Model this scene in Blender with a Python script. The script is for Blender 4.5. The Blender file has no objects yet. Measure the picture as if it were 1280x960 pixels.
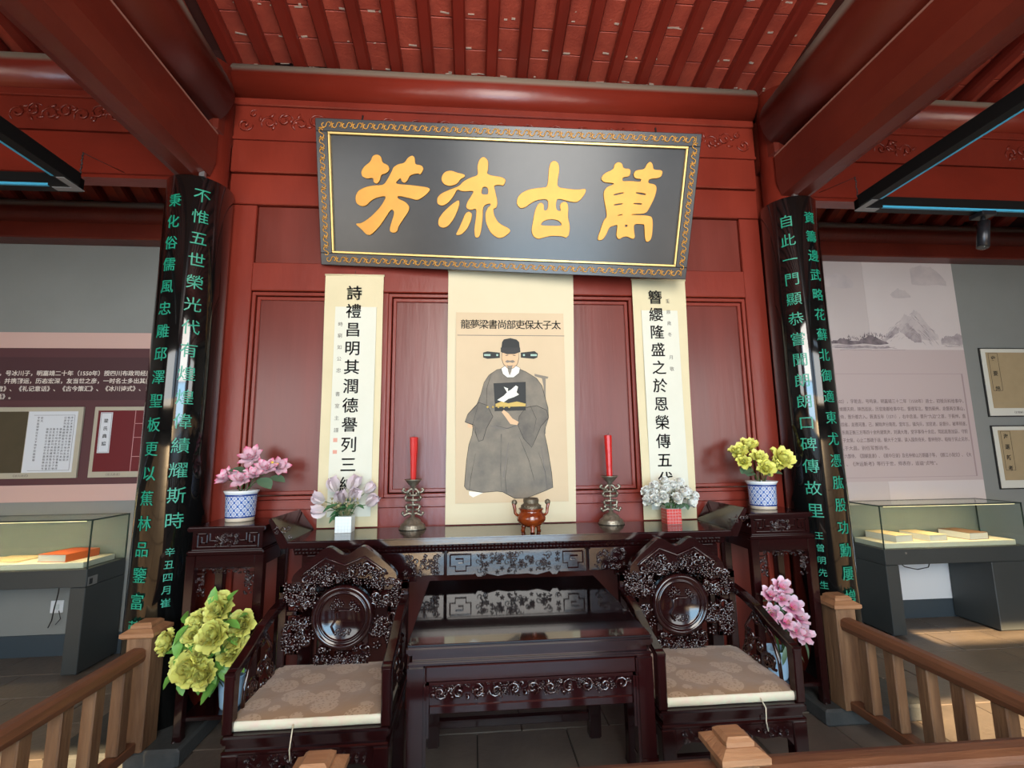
import bpy, bmesh, math, random
from math import sin, cos, pi, radians as rad, sqrt
from mathutils import Vector as V, Matrix

# ------------------------------------------------------------------ camera, world, light, exposure
SC = bpy.context.scene
COL = SC.collection
FPX = 593.28
CAM = V((-0.235, -3.0, 1.45))

def make_camera(yaw, pitch, roll):
    fw = V((sin(yaw)*cos(pitch), cos(yaw)*cos(pitch), sin(pitch)))
    ri = V((cos(yaw), -sin(yaw), 0)); up = ri.cross(fw)
    r = cos(roll)*ri + sin(roll)*up; u = -sin(roll)*ri + cos(roll)*up
    cd = bpy.data.cameras.new('camera'); cam = bpy.data.objects.new('camera', cd); COL.objects.link(cam)
    cd.sensor_width = 36; cd.lens = FPX/1280*36; cd.clip_start = .05
    m = Matrix((r, u, -fw)).transposed().to_4x4(); m.translation = CAM
    cam.matrix_world = m; SC.camera = cam
make_camera(0.08271, 0.14409, -0.01281)
SC.view_settings.view_transform = 'Standard'; SC.view_settings.look = 'None'
SC.view_settings.gamma = 1; SC.view_settings.use_curve_mapping = False
SC.view_settings.exposure = 0.0
SC.cycles.use_denoising = True
SC.cycles.max_bounces = 7; SC.cycles.diffuse_bounces = 4; SC.cycles.glossy_bounces = 4; SC.cycles.transparent_max_bounces = 10
SC.cycles.caustics_reflective = False; SC.cycles.caustics_refractive = False
SC.cycles.sample_clamp_indirect = 6

W = bpy.data.worlds.new('sky'); SC.world = W; W.use_nodes = True
bg = W.node_tree.nodes['Background']; bg.inputs[0].default_value = (.62, .80, 1, 1); bg.inputs[1].default_value = 2.0

def lamp(name, kind, loc, direction, energy, color, **kw):
    d = bpy.data.lights.new(name, kind); d.energy = energy; d.color = color
    for k, v in kw.items(): setattr(d, k, v)
    o = bpy.data.objects.new(name, d); COL.objects.link(o); o.location = loc
    o.rotation_euler = V(direction).to_track_quat('-Z', 'Y').to_euler(); return o
# sun outside, coming in through the tall front windows of the side bays
lamp('sun', 'SUN', (0, -12, 8), (0.02, 0.87, -0.50), 26.0, (1, .70, .38), angle=rad(.6))
# daylight of the open doorway (brighter sky above, cool courtyard light below) and the two front windows
lamp('doorway_daylight', 'AREA', (0.1, -5.05, 3.02), (0, 1, .02), 215, (1, .95, .87), shape='RECTANGLE', size=2.1, size_y=2.45)
lamp('doorway_daylight', 'AREA', (0.1, -5.05, 0.95), (0, 1, .10), 125, (.42, .73, 1), shape='RECTANGLE', size=2.1, size_y=1.6)
for sx in (-1, 1):
    lamp('window_daylight', 'AREA', (sx*3.6, -5.05, 1.95), (0, 1, 0), 68, (1, .95, .86), shape='RECTANGLE', size=2.3, size_y=2.0)

# ------------------------------------------------------------------ materials
def nd(nt, t, **kw):
    n = nt.nodes.new(t)
    for k, v in kw.items():
        if k in n.inputs: n.inputs[k].default_value = v
        else: setattr(n, k, v)
    return n
def mat(name, col, rough=.5, col2=None, scale=8, stretch=(1, 1, 1), bump=0, bscale=None, metal=0, coat=0, detail=5, dust=None, spec=None, specks=None, rvar=0):
    m = bpy.data.materials.new(name); m.use_nodes = True; nt = m.node_tree; L = nt.links
    b = nt.nodes['Principled BSDF']; b.inputs['Roughness'].default_value = rough; b.inputs['Metallic'].default_value = metal
    b.inputs['Coat Weight'].default_value = coat; b.inputs['Coat Roughness'].default_value = .08
    if spec is not None: b.inputs['Specular IOR Level'].default_value = spec
    c1 = (*col, 1); b.inputs['Base Color'].default_value = c1
    tc = nd(nt, 'ShaderNodeTexCoord'); mp = nd(nt, 'ShaderNodeMapping'); mp.inputs['Scale'].default_value = stretch
    geo = nd(nt, 'ShaderNodeNewGeometry')
    L.new(geo.outputs['Position'] if scale < 0 else tc.outputs['Object'], mp.inputs['Vector'])
    scale = abs(scale)
    out = None
    if col2:
        n = nd(nt, 'ShaderNodeTexNoise', Scale=scale, Detail=detail, Roughness=.6); L.new(mp.outputs[0], n.inputs['Vector'])
        r = nd(nt, 'ShaderNodeValToRGB'); r.color_ramp.elements[0].position = .32; r.color_ramp.elements[1].position = .68
        r.color_ramp.elements[0].color = c1; r.color_ramp.elements[1].color = (*col2, 1)
        L.new(n.outputs['Fac'], r.inputs['Fac']); out = r.outputs['Color']
        if rvar:
            mr = nd(nt, 'ShaderNodeMapRange'); mr.inputs['To Min'].default_value = rough-rvar; mr.inputs['To Max'].default_value = rough+rvar
            L.new(n.outputs['Fac'], mr.inputs['Value']); L.new(mr.outputs[0], b.inputs['Roughness'])
    if specks:
        n2 = nd(nt, 'ShaderNodeTexNoise', Scale=specks[1], Detail=6, Roughness=.75); L.new(mp.outputs[0], n2.inputs['Vector'])
        r2 = nd(nt, 'ShaderNodeValToRGB'); r2.color_ramp.elements[0].position = specks[2]; r2.color_ramp.elements[1].position = specks[2]+.03
        L.new(n2.outputs['Fac'], r2.inputs['Fac'])
        mx = nd(nt, 'ShaderNodeMix', data_type='RGBA'); L.new(r2.outputs['Color'], mx.inputs['Factor'])
        if out: L.new(out, mx.inputs['A'])
        else: mx.inputs['A'].default_value = c1
        mx.inputs['B'].default_value = (*specks[0], 1); out = mx.outputs['Result']
    if dust:   # dust lying on faces that look upward
        sx = nd(nt, 'ShaderNodeSeparateXYZ'); L.new(geo.outputs['Normal'], sx.inputs[0])
        mr = nd(nt, 'ShaderNodeMapRange'); mr.inputs['From Min'].default_value = dust[1]; mr.inputs['From Max'].default_value = dust[2]
        L.new(sx.outputs['Z'], mr.inputs['Value'])
        mx = nd(nt, 'ShaderNodeMix', data_type='RGBA'); L.new(mr.outputs[0], mx.inputs['Factor'])
        if out: L.new(out, mx.inputs['A'])
        else: mx.inputs['A'].default_value = c1
        mx.inputs['B'].default_value = (*dust[0], 1); out = mx.outputs['Result']
        mr2 = nd(nt, 'ShaderNodeMapRange'); mr2.inputs['To Min'].default_value = rough; mr2.inputs['To Max'].default_value = .9
        L.new(mr.outputs[0], mr2.inputs['Value']); L.new(mr2.outputs[0], b.inputs['Roughness'])
    if out: L.new(out, b.inputs['Base Color'])
    if bump:
        n3 = nd(nt, 'ShaderNodeTexNoise', Scale=bscale or scale*3, Detail=4); L.new(mp.outputs[0], n3.inputs['Vector'])
        bp = nd(nt, 'ShaderNodeBump', Strength=bump, Distance=.01); L.new(n3.outputs['Fac'], bp.inputs['Height']); L.new(bp.outputs[0], b.inputs['Normal'])
    return m
def emit(name, col, s):
    m = bpy.data.materials.new(name); m.use_nodes = True; b = m.node_tree.nodes['Principled BSDF']
    b.inputs['Base Color'].default_value = (*col, 1); b.inputs['Emission Color'].default_value = (*col, 1); b.inputs['Emission Strength'].default_value = s; return m
def glass_mat():
    m = bpy.data.materials.new('glass'); m.use_nodes = True; nt = m.node_tree; nt.nodes.clear(); L = nt.links
    o = nd(nt, 'ShaderNodeOutputMaterial'); t = nd(nt, 'ShaderNodeBsdfTransparent'); t.inputs[0].default_value = (.93, .96, .94, 1)
    g = nd(nt, 'ShaderNodeBsdfGlossy', Roughness=.02); f = nd(nt, 'ShaderNodeFresnel', IOR=1.5); mx = nd(nt, 'ShaderNodeMixShader'); ge = nd(nt, 'ShaderNodeNewGeometry'); iv = nd(nt, 'ShaderNodeMath', operation='SUBTRACT'); iv.inputs[0].default_value = 1; L.new(ge.outputs['Backfacing'], iv.inputs[1]); ml = nd(nt, 'ShaderNodeMath', operation='MULTIPLY'); L.new(iv.outputs[0], ml.inputs[0]); L.new(f.outputs[0], ml.inputs[1])
    L.new(ml.outputs[0], mx.inputs[0]); L.new(t.outputs[0], mx.inputs[1]); L.new(g.outputs[0], mx.inputs[2]); L.new(mx.outputs[0], o.inputs[0]); return m
def petal_mat(name, rough=.55):
    m = bpy.data.materials.new(name); m.use_nodes = True; nt = m.node_tree; b = nt.nodes['Principled BSDF']
    a = nd(nt, 'ShaderNodeAttribute', attribute_name='tint'); nt.links.new(a.outputs['Color'], b.inputs['Base Color'])
    b.inputs['Roughness'].default_value = rough; b.inputs['Subsurface Weight'].default_value = .0; return m

RED = (.215, .026, .013); RED2 = (.14, .015, .008)
M = dict(
 red=mat('red_lacquer_paint', RED2, .34, RED, scale=-2.2, stretch=(1, 1, .35), bump=.12, bscale=30, rvar=.06, specks=((.45, .22, .14), 28, .735)),
 redpanel=mat('brownish_red_panel_paint', (.115, .020, .013), .30, (.155, .027, .018), scale=-3, stretch=(2, 2, .2), bump=.1, bscale=14, rvar=.05),
 redbeam=mat('dusty_red_beam_paint', (.075, .009, .005), .36, (.12, .016, .008), scale=-2.5, stretch=(1, .6, 1), bump=.15, bscale=30, dust=((.20, .15, .115), .03, .24), specks=((.38, .14, .08), 20, .735)),
 purlin=mat('glossy_red_purlin_paint', (.15, .016, .008), .30, (.21, .022, .011), scale=-2.5, stretch=(.5, 1, 1), bump=.12, bscale=30, dust=((.22, .165, .12), .03, .24), specks=((.42, .18, .10), 22, .73)),
 flake=mat('chipped_white_plaster', (.50, .36, .28), .8),
 rafter=mat('rafter_paint', (.19, .017, .009), .42, (.12, .011, .006), scale=-3, stretch=(1, .3, 1), bump=.15),
 brick=mat('red_washed_roof_brick', (.38, .060, .032), .6, (.27, .036, .020), scale=-9, bump=.3, bscale=60, specks=((.5, .36, .28), 24, .68)),
 edgelight=mat('painted_edge_highlight', (.24, .10, .07), .8), deckm=mat('dark_roof_deck', (.05, .008, .005), .8),
 brown=mat('brown_plinth_paint', (.05, .02, .015), .5),
 lacq=mat('black_lacquer', (.004, .004, .004), .07, coat=.7),
 green=mat('jade_green_characters', (.008, .24, .145), .45),
 gold=mat('gold_leaf', (.60, .29, .045), .5, (.54, .25, .04), scale=10, metal=.3),
 goldline=mat('gold_line', (.60, .42, .15), .35, metal=.6),
 board=mat('dark_grey_plaque_lacquer', (.028, .029, .031), .26, (.036, .037, .038), scale=3, spec=.4),
 boardf=mat('plaque_frame_lacquer', (.022, .023, .026), .30),
 rose=mat('dark_rosewood', (.0085, .0020, .0023), .125, (.018, .0032, .0034), scale=6, stretch=(.3, 1, 1), bump=.03, bscale=40, coat=.10),
 roseT=mat('dark_rosewood_upright_grain', (.0085, .0020, .0023), .125, (.018, .0032, .0034), scale=6, stretch=(1, 1, .2), bump=.03, bscale=40, coat=.10),
 carve=mat('polished_rosewood_carving', (.020, .003, .003), .10, (.010, .002, .002), scale=20, coat=.8),
 tableglass=mat('dark_table_glass', (.006, .004, .005), .045, coat=.6),
 silk=mat('cream_mounting_silk', (.60, .52, .32), .75, (.66, .57, .36), scale=3, bump=.05, bscale=160),
 silkC=mat('pale_tan_portrait_silk', (.56, .43, .27), .75, (.61, .47, .30), scale=2),
 silkM=mat('cream_portrait_mount', (.61, .53, .35), .75, (.65, .56, .38), scale=2),
 paper=mat('white_rice_paper', (.66, .65, .54), .8, (.62, .61, .50), scale=3),
 ink=mat('black_ink', (.012, .010, .009), .6), ink2=mat('grey_ink', (.16, .14, .12), .7),
 seal=mat('red_seal_ink', (.62, .30, .22), .7),
 robe=mat('grey_robe_pigment', (.13, .118, .10), .8, (.24, .205, .155), scale=7, detail=8),
 robe2=mat('darker_grey_robe_pigment', (.105, .095, .082), .8, (.19, .165, .13), scale=8, detail=8),
 skin=mat('painted_skin', (.66, .43, .25), .8), hatorn=mat('painted_pale_green_jade', (.35, .50, .42), .7), hair=mat('painted_grey_beard', (.22, .19, .15), .8),
 black=mat('painted_black', (.02, .021, .02), .7), white=mat('painted_white', (.75, .72, .62), .7), beltg=mat('painted_gold_belt', (.55, .38, .10), .7),
 wallgrey=mat('grey_blue_wall_paint', (.21, .215, .20), .75, (.23, .235, .22), scale=-1.5, bump=.05, bscale=80),
 skirt=mat('slate_skirting_paint', (.035, .050, .062), .6),
 floor=mat('worn_stone_floor', (.105, .085, .070), .42, (.155, .125, .10), scale=-4, bump=.25, bscale=30, rvar=.1, detail=8),
 grout=mat('floor_joint', (.035, .03, .027), .9),
 stone=mat('dark_plinth_stone', (.04, .045, .045), .6, (.06, .062, .06), scale=20, bump=.2),
 wood=mat('weathered_pine', (.23, .125, .062), .55, (.11, .052, .025), scale=7, stretch=(3, 3, .35), bump=.3, bscale=26, detail=8),
 woodX=mat('brown_handrail_wood', (.19, .075, .033), .5, (.11, .042, .02), scale=7, stretch=(3, .35, 3), bump=.3, bscale=26, detail=8),
 woodY=mat('brown_handrail_wood_long', (.20, .08, .035), .5, (.12, .046, .022), scale=7, stretch=(.35, 3, 3), bump=.3, bscale=26, detail=8),
 cap=mat('orange_brown_post_cap', (.36, .18, .085), .5, (.24, .11, .05), scale=9, stretch=(.5, 3, 3), bump=.25, bscale=40),
 casing=mat('charcoal_case_paint', (.035, .040, .040), .5, (.04, .046, .046), scale=3),
 deck=mat('cream_display_board', (.74, .70, .55), .7), plastic=mat('white_plastic', (.68, .70, .72), .5),
 cable=mat('black_cable', (.01, .01, .01), .5), steel=mat('grey_metal', (.35, .35, .35), .3, metal=.8),
 glass=glass_mat(), edge=mat('dark_glass_edge', (.02, .035, .03), .2),
 track=mat('black_track_metal', (.005, .005, .005), .5, spec=.2), film=mat('blue_protective_film', (.06, .38, .58), .4), lamp=mat('dark_spot_housing', (.03, .03, .035), .3, metal=.5),
 corner=mat('grey_corner_bracket', (.22, .22, .22), .4),
 pinkband=mat('pale_pink_banner_print', (.58, .38, .33), .6), maroon=mat('maroon_banner_print', (.085, .030, .034), .6), maroon2=mat('dark_maroon_text_field', (.060, .022, .026), .6),
 bannerP=mat('pale_grey_pink_banner_print', (.60, .52, .50), .6, (.63, .56, .54), scale=1), bannerZ=mat('dusty_pink_text_field', (.50, .40, .385), .6), bannerD=mat('pale_banner_painted_shade', (.54, .465, .445), .6),
 print=mat('cream_banner_lettering', (.72, .66, .58), .6), printD=mat('grey_brown_lettering', (.16, .11, .11), .6), line=mat('thin_rule_line', (.34, .25, .25), .6),
 mount1=mat('mauve_ink_wash', (.26, .21, .225), .7, (.52, .45, .44), scale=9, detail=8), mount2=mat('pale_mauve_ink_wash', (.46, .40, .40), .7, (.60, .52, .50), scale=5, detail=8), mount3=mat('dark_mauve_ink', (.10, .08, .09), .7, (.24, .19, .20), scale=18, detail=6),
 frame=mat('beige_picture_frame', (.42, .38, .29), .5), framew=mat('off_white_frame', (.66, .64, .56), .5), olive=mat('dark_olive_book_cover', (.055, .042, .020), .6, (.07, .052, .026), scale=5), pagew=mat('white_page_print', (.62, .64, .67), .7), crimson=mat('crimson_book_cover', (.12, .006, .010), .5), tan=mat('tan_book_cover', (.36, .27, .15), .6, (.40, .30, .17), scale=8), pinkline=mat('pink_thread', (.55, .30, .30), .6),
 orange=mat('orange_book_cover', (.55, .11, .025), .5), bookcream=mat('cream_book_cover', (.72, .58, .34), .6), bookbrown=mat('brown_book_cover', (.20, .11, .06), .6), pages=mat('white_page_edges', (.66, .66, .62), .7, (.58, .58, .54), scale=4, stretch=(1, 1, 60)),
 wax=mat('red_candle_wax', (.50, .010, .008), .4, specks=((.75, .45, .30), 26, .66)), bronze=mat('antique_silver_bronze', (.33, .30, .24), .38, (.16, .14, .10), scale=30, metal=.75, bump=.4, bscale=90),
 glaze=mat('brown_glaze', (.11, .014, .004), .12, (.24, .045, .008), scale=26, coat=.5, bump=.2, bscale=60), bronze2=mat('dull_bronze_lid', (.17, .14, .09), .4, (.08, .06, .04), scale=40, metal=.5, bump=.5, bscale=90),
 leaf=mat('dark_green_leaf', (.035, .115, .045), .5, (.06, .17, .06), scale=20), leafb=mat('bright_green_leaf', (.10, .26, .04), .45, (.16, .36, .06), scale=20), leafg=mat('grey_green_leaf', (.07, .13, .075), .5, (.10, .18, .10), scale=20), stem=mat('green_stem', (.06, .14, .03), .6), straw=mat('straw_sprig', (.30, .26, .12), .7),
 petal=petal_mat('painted_petal'), pot_blue=mat('pale_blue_ceramic', (.36, .55, .72), .25), cer=mat('white_ceramic', (.74, .76, .76), .15), terr=mat('cream_unglazed_foot', (.62, .52, .40), .5), blueb=mat('cobalt_blue_band', (.02, .05, .20), .2), whitegrout=mat('white_mosaic_joint', (.55, .60, .60), .4), redtile=mat('red_mosaic_tile', (.50, .035, .025), .3), whitetile=mat('white_mosaic_tile', (.72, .78, .78), .25), stamen=mat('yellow_stamen', (.75, .55, .05), .5),
 outside=mat('courtyard_paving', (.35, .33, .3), .8), plaster=mat('pale_plaster', (.30, .28, .25), .85), iron=mat('dark_iron', (.02, .02, .02), .5),
)
def brocade():
    m = bpy.data.materials.new('gold_brocade'); m.use_nodes = True; nt = m.node_tree; L = nt.links; b = nt.nodes['Principled BSDF']
    tc = nd(nt, 'ShaderNodeTexCoord'); v = nd(nt, 'ShaderNodeTexVoronoi', Scale=9.5); L.new(tc.outputs['Object'], v.inputs['Vector'])
    v2 = nd(nt, 'ShaderNodeTexVoronoi', Scale=85); L.new(tc.outputs['Object'], v2.inputs['Vector'])
    a = nd(nt, 'ShaderNodeMath', operation='LESS_THAN'); L.new(v.outputs['Distance'], a.inputs[0]); a.inputs[1].default_value = .50
    c = nd(nt, 'ShaderNodeMath', operation='GREATER_THAN'); L.new(v2.outputs['Distance'], c.inputs[0]); c.inputs[1].default_value = .36
    mu = nd(nt, 'ShaderNodeMath', operation='MULTIPLY'); L.new(a.outputs[0], mu.inputs[0]); L.new(c.outputs[0], mu.inputs[1])
    mx = nd(nt, 'ShaderNodeMix', data_type='RGBA'); mx.inputs['A'].default_value = (.27, .16, .08, 1); mx.inputs['B'].default_value = (.40, .27, .165, 1)
    L.new(mu.outputs[0], mx.inputs['Factor']); L.new(mx.outputs['Result'], b.inputs['Base Color'])
    b.inputs['Roughness'].default_value = .42; b.inputs['Sheen Weight'].default_value = .3
    n = nd(nt, 'ShaderNodeTexNoise', Scale=9, Detail=3); L.new(tc.outputs['Object'], n.inputs['Vector'])
    bp = nd(nt, 'ShaderNodeBump', Strength=.25, Distance=.02); L.new(n.outputs['Fac'], bp.inputs['Height']); L.new(bp.outputs[0], b.inputs['Normal']); return m
M['brocade'] = brocade()
M['brocedge'] = mat('pale_brocade_edge', (.58, .60, .44), .5, (.62, .50, .40), scale=30)
def porcelain():    # printed lozenge pattern in cobalt on white glaze
    m = bpy.data.materials.new('blue_white_porcelain'); m.use_nodes = True; nt = m.node_tree; L = nt.links; b = nt.nodes['Principled BSDF']; b.inputs['Roughness'].default_value = .12
    tc = nd(nt, 'ShaderNodeTexCoord'); s = nd(nt, 'ShaderNodeSeparateXYZ'); L.new(tc.outputs['Object'], s.inputs[0])
    at = nd(nt, 'ShaderNodeMath', operation='ARCTAN2'); L.new(s.outputs['X'], at.inputs[0]); L.new(s.outputs['Y'], at.inputs[1])
    def mth(op, *a):
        n = nd(nt, 'ShaderNodeMath', operation=op)
        for i, x in enumerate(a):
            if isinstance(x, (int, float)): n.inputs[i].default_value = x
            else: L.new(x, n.inputs[i])
        return n.outputs[0]
    u = mth('MULTIPLY', at.outputs[0], 14/(2*pi)*pi); w = mth('MULTIPLY', s.outputs['Z'], pi*24)
    p = mth('ABSOLUTE', mth('SINE', mth('ADD', u, w))); q = mth('ABSOLUTE', mth('SINE', mth('SUBTRACT', u, w)))
    lines = mth('LESS_THAN', mth('MINIMUM', p, q), .16)
    dots = mth('GREATER_THAN', mth('MULTIPLY', p, q), .72)
    p3 = mth('ABSOLUTE', mth('SINE', mth('MULTIPLY', mth('ADD', u, w), 3.))); q3 = mth('ABSOLUTE', mth('SINE', mth('MULTIPLY', mth('SUBTRACT', u, w), 3.)))
    fine = mth('MULTIPLY', mth('GREATER_THAN', mth('MULTIPLY', p3, q3), .55), mth('GREATER_THAN', mth('MULTIPLY', p, q), .22))
    f = mth('MAXIMUM', lines, mth('MAXIMUM', dots, fine))
    mx = nd(nt, 'ShaderNodeMix', data_type='RGBA'); mx.inputs['A'].default_value = (.74, .76, .76, 1); mx.inputs['B'].default_value = (.05, .12, .36, 1)
    L.new(f, mx.inputs['Factor']); L.new(mx.outputs['Result'], b.inputs['Base Color']); return m
M['porc'] = porcelain()

# ------------------------------------------------------------------ geometry helpers
class G:
    def __init__(s): s.bm = bmesh.new(); s.col = None
    def face(s, vs, smooth=False):
        try: f = s.bm.faces.new(vs); f.smooth = smooth; return f
        except ValueError: return None
    def box(s, x0, x1, y0, y1, z0, z1, T=None):
        p = [V((x, y, z)) for x in (x0, x1) for y in (y0, y1) for z in (z0, z1)]
        if T is not None: p = [T @ q for q in p]
        v = [s.bm.verts.new(q) for q in p]
        for f in ((0, 1, 3, 2), (4, 6, 7, 5), (0, 4, 5, 1), (2, 3, 7, 6), (0, 2, 6, 4), (1, 5, 7, 3)): s.face([v[i] for i in f])
        return s
    def prism(s, pts, axis, a, b, T=None):   # pts in the plane across the axis; a,b the span along it
        def P(p, t):
            q = V((t, p[0], p[1])) if axis == 'x' else V((p[0], t, p[1])) if axis == 'y' else V((p[0], p[1], t))
            return T @ q if T is not None else q
        A = [s.bm.verts.new(P(p, a)) for p in pts]; B = [s.bm.verts.new(P(p, b)) for p in pts]; n = len(pts)
        fa = s.face(A); fb = s.face(B[::-1])
        for i in range(n): s.face([A[i], B[i], B[(i+1) % n], A[(i+1) % n]])
        return s
    def tube(s, pts, r, seg=6, cap=True, smooth=True, sq=1.0):
        pts = [V(p) for p in pts]; n = len(pts); R = r if isinstance(r, (list, tuple)) else [r]*n
        rings = []; up = None
        for i, p in enumerate(pts):
            t = (pts[min(i+1, n-1)]-pts[max(i-1, 0)])
            if t.length < 1e-9: t = V((0, 0, 1))
            t.normalize()
            if up is None: up = t.orthogonal().normalized()
            up = (up - t*up.dot(t));
            if up.length < 1e-6: up = t.orthogonal()
            up.normalize(); w = t.cross(up)
            rings.append([s.bm.verts.new(p+R[i]*(cos(2*pi*k/seg)*up+sin(2*pi*k/seg)*w*sq)) for k in range(seg)])
        for a, b in zip(rings, rings[1:]):
            for k in range(seg): s.face([a[k], a[(k+1) % seg], b[(k+1) % seg], b[k]], smooth)
        if cap: s.face(rings[0][::-1]); s.face(rings[-1])
        return s
    def lathe(s, prof, c=(0, 0, 0), seg=32, a0=0, a1=2*pi, smooth=True):
        c = V(c); full = abs(a1-a0-2*pi) < 1e-6; n = seg if full else seg+1; rings = []
        for r, z in prof:
            if r < 1e-6: rings.append([s.bm.verts.new(c+V((0, 0, z)))])
            else: rings.append([s.bm.verts.new(c+V((r*cos(a0+(a1-a0)*k/seg), r*sin(a0+(a1-a0)*k/seg), z))) for k in range(n)])
        for a, b in zip(rings, rings[1:]):
            for k in range(seg):
                k2 = (k+1) % n if full else k+1
                if len(a) == 1 and len(b) == 1: continue
                if len(a) == 1: s.face([a[0], b[k2], b[k]], smooth)
                elif len(b) == 1: s.face([a[k], a[k2], b[0]], smooth)
                else: s.face([a[k], a[k2], b[k2], b[k]], smooth)
        return s
    def ell(s, c, r, rot=None, sub=1):
        m = Matrix.Translation(V(c)) @ (rot.to_4x4() if rot else Matrix()) @ Matrix.Diagonal((*r, 1))
        o = bmesh.ops.create_icosphere(s.bm, subdivisions=sub, radius=1, matrix=m)
        for v in o['verts']:
            for f in v.link_faces: f.smooth = True
        return s
    def spiral(s, c, R, turns, th, ph=0, sgn=1, seg=5, n=11, tail=None):   # curl facing -y
        c = V(c); pts = []
        for i in range(n):
            t = i/(n-1); a = ph+sgn*turns*2*pi*t; rr = R*(1-.82*t)
            pts.append(c+V((rr*cos(a), -th*.8*t, rr*sin(a))))
        s.tube(pts, [th*(.55+.45*min(1, 3*i/(n-1))) for i in range(n)], seg); return s
def carve(g, x0, x1, z0, z1, y, seed, n=14, th=.006, inside=None):
    rnd = random.Random(seed); h = min(z1-z0, x1-x0)
    for i in range(n):
        for _ in range(8):
            x = rnd.uniform(x0, x1); z = rnd.uniform(z0, z1)
            if inside is None or inside(x, z): break
        R = h*rnd.uniform(.11, .19)
        if i % 3 == 0:
            g.spiral((x, y, z), R*1.1, rnd.uniform(.7, 1.2), th*rnd.uniform(.7, 1.0), rnd.uniform(0, 6.3), rnd.choice((-1, 1)), n=9)
        elif i % 3 == 1:
            a0 = rnd.uniform(0, 6)                      # a flower: ring of petals round a bud
            for k in range(5):
                a = a0+k*2*pi/5; g.ell((x+R*.62*cos(a), y-th*.5, z+R*.62*sin(a)), (R*.46, th*rnd.uniform(.8, 1.3), R*.30), Matrix.Rotation(-a, 3, 'Y') @ Matrix.Rotation(.35, 3, 'Z'))
            g.ell((x, y-th, z), (R*.25, th, R*.25))
        else:
            for k in range(3):
                a = rnd.uniform(0, 2*pi); d = R*rnd.uniform(.2, 1.0); L_ = h*rnd.uniform(.08, .14)
                g.ell((x+d*cos(a), y-th*.4, z+d*sin(a)), (L_, th*rnd.uniform(.9, 1.7), L_*rnd.uniform(.28, .45)), Matrix.Rotation(rnd.uniform(0, pi), 3, 'Y') @ Matrix.Rotation(rnd.uniform(-.4, .4), 3, 'Z'))
def chaikin(p, it=1, closed=True):
    for _ in range(it):
        q = []; n = len(p)
        for i in range(n if closed else n-1):
            a_, b_ = p[i], p[(i+1) % n]; q.append((a_[0]*.78+b_[0]*.22, a_[1]*.78+b_[1]*.22)); q.append((a_[0]*.22+b_[0]*.78, a_[1]*.22+b_[1]*.78))
        p = q if closed else [p[0]]+q+[p[-1]]
    return p
def fret(g, pts, t, y0, y1):                     # polyline of square bars in the xz plane
    for (a, b), (c, d) in zip(pts, pts[1:]):
        g.box(min(a, c)-t/2, max(a, c)+t/2, y0, y1, min(b, d)-t/2, max(b, d)+t/2)
def finish(me):
    b = bmesh.new(); b.from_mesh(me); bmesh.ops.recalc_face_normals(b, faces=b.faces); b.to_mesh(me); b.free()
def obj(name, g, m, parent=None, bevel=0, loc=None, kind=None, label=None, seg=1):
    if isinstance(g, G):
        me = bpy.data.meshes.new(name)
        bmesh.ops.recalc_face_normals(g.bm, faces=g.bm.faces)
        if bevel: bmesh.ops.bevel(g.bm, geom=g.bm.edges[:], offset=bevel, segments=seg, affect='EDGES', clamp_overlap=True)
        if g.col: pass
        g.bm.to_mesh(me); g.bm.free()
    else: me = g
    if m is not None and not me.materials: me.materials.append(m if not isinstance(m, str) else M[m])
    o = bpy.data.objects.new(name, me); COL.objects.link(o)
    if parent: o.parent = parent
    if loc is not None: o.location = loc
    if kind: o['kind'] = kind
    if label: o['label'] = label
    return o
def thing(name, label, cat, loc=(0, 0, 0), rz=0, group=None):
    o = bpy.data.objects.new(name, None); COL.objects.link(o); o.location = loc; o.rotation_euler = (0, 0, rz); o.empty_display_size = .05
    o['label'] = label; o['category'] = cat
    if group: o['group'] = group
    return o
def tag(o, label, cat, group=None):
    o['label'] = label; o['category'] = cat
    if group: o['group'] = group
    return o
def struct(name, g, m, parent=None, **kw):
    o = obj(name, g, m, parent, **kw)
    if not parent: o['kind'] = 'structure'
    return o
def empty_struct(name, loc=(0, 0, 0)):
    o = bpy.data.objects.new(name, None); COL.objects.link(o); o.location = loc; o['kind'] = 'structure'; return o
def bx(*a): return G().box(*a)
def eval_curve(cu):
    o = bpy.data.objects.new('t', cu); COL.objects.link(o)
    dg = bpy.context.evaluated_depsgraph_get(); me = bpy.data.meshes.new_from_object(o.evaluated_get(dg))
    bpy.data.objects.remove(o); bpy.data.curves.remove(cu); return me
_chars = {}
def text_mesh(body, size, ext=.0005, off=0, align='CENTER', space=1.0):
    cu = bpy.data.curves.new('t', 'FONT'); cu.body = body; cu.size = size; cu.extrude = ext; cu.offset = off; cu.align_x = align; cu.space_character = space; cu.resolution_u = 2
    return eval_curve(cu)
def shape_mesh(loops, ext=.001, bevel=0):
    cu = bpy.data.curves.new('t', 'CURVE'); cu.dimensions = '2D'; cu.fill_mode = 'BOTH'; cu.extrude = ext; cu.bevel_depth = bevel
    for lp in loops:
        s = cu.splines.new('POLY'); s.points.add(len(lp)-1); s.use_cyclic_u = True
        for p, q in zip(s.points, lp): p.co = (q[0], q[1], 0, 1)
    return eval_curve(cu)
def to_wall(me, x=0, y=0, z=0):                  # lay text (x right, y up) on a wall facing -y
    me.transform(Matrix.Translation((x, y, z)) @ Matrix.Rotation(pi/2, 4, 'X')); return me
def join(name, meshes, m, parent, **kw):
    b = bmesh.new()
    for me in meshes: b.from_mesh(me)
    out = bpy.data.meshes.new(name); b.to_mesh(out); b.free()
    for me in meshes: bpy.data.meshes.remove(me)
    if len(out.materials): out.materials.clear()
    return obj(name, out, m, parent, **kw)
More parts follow.
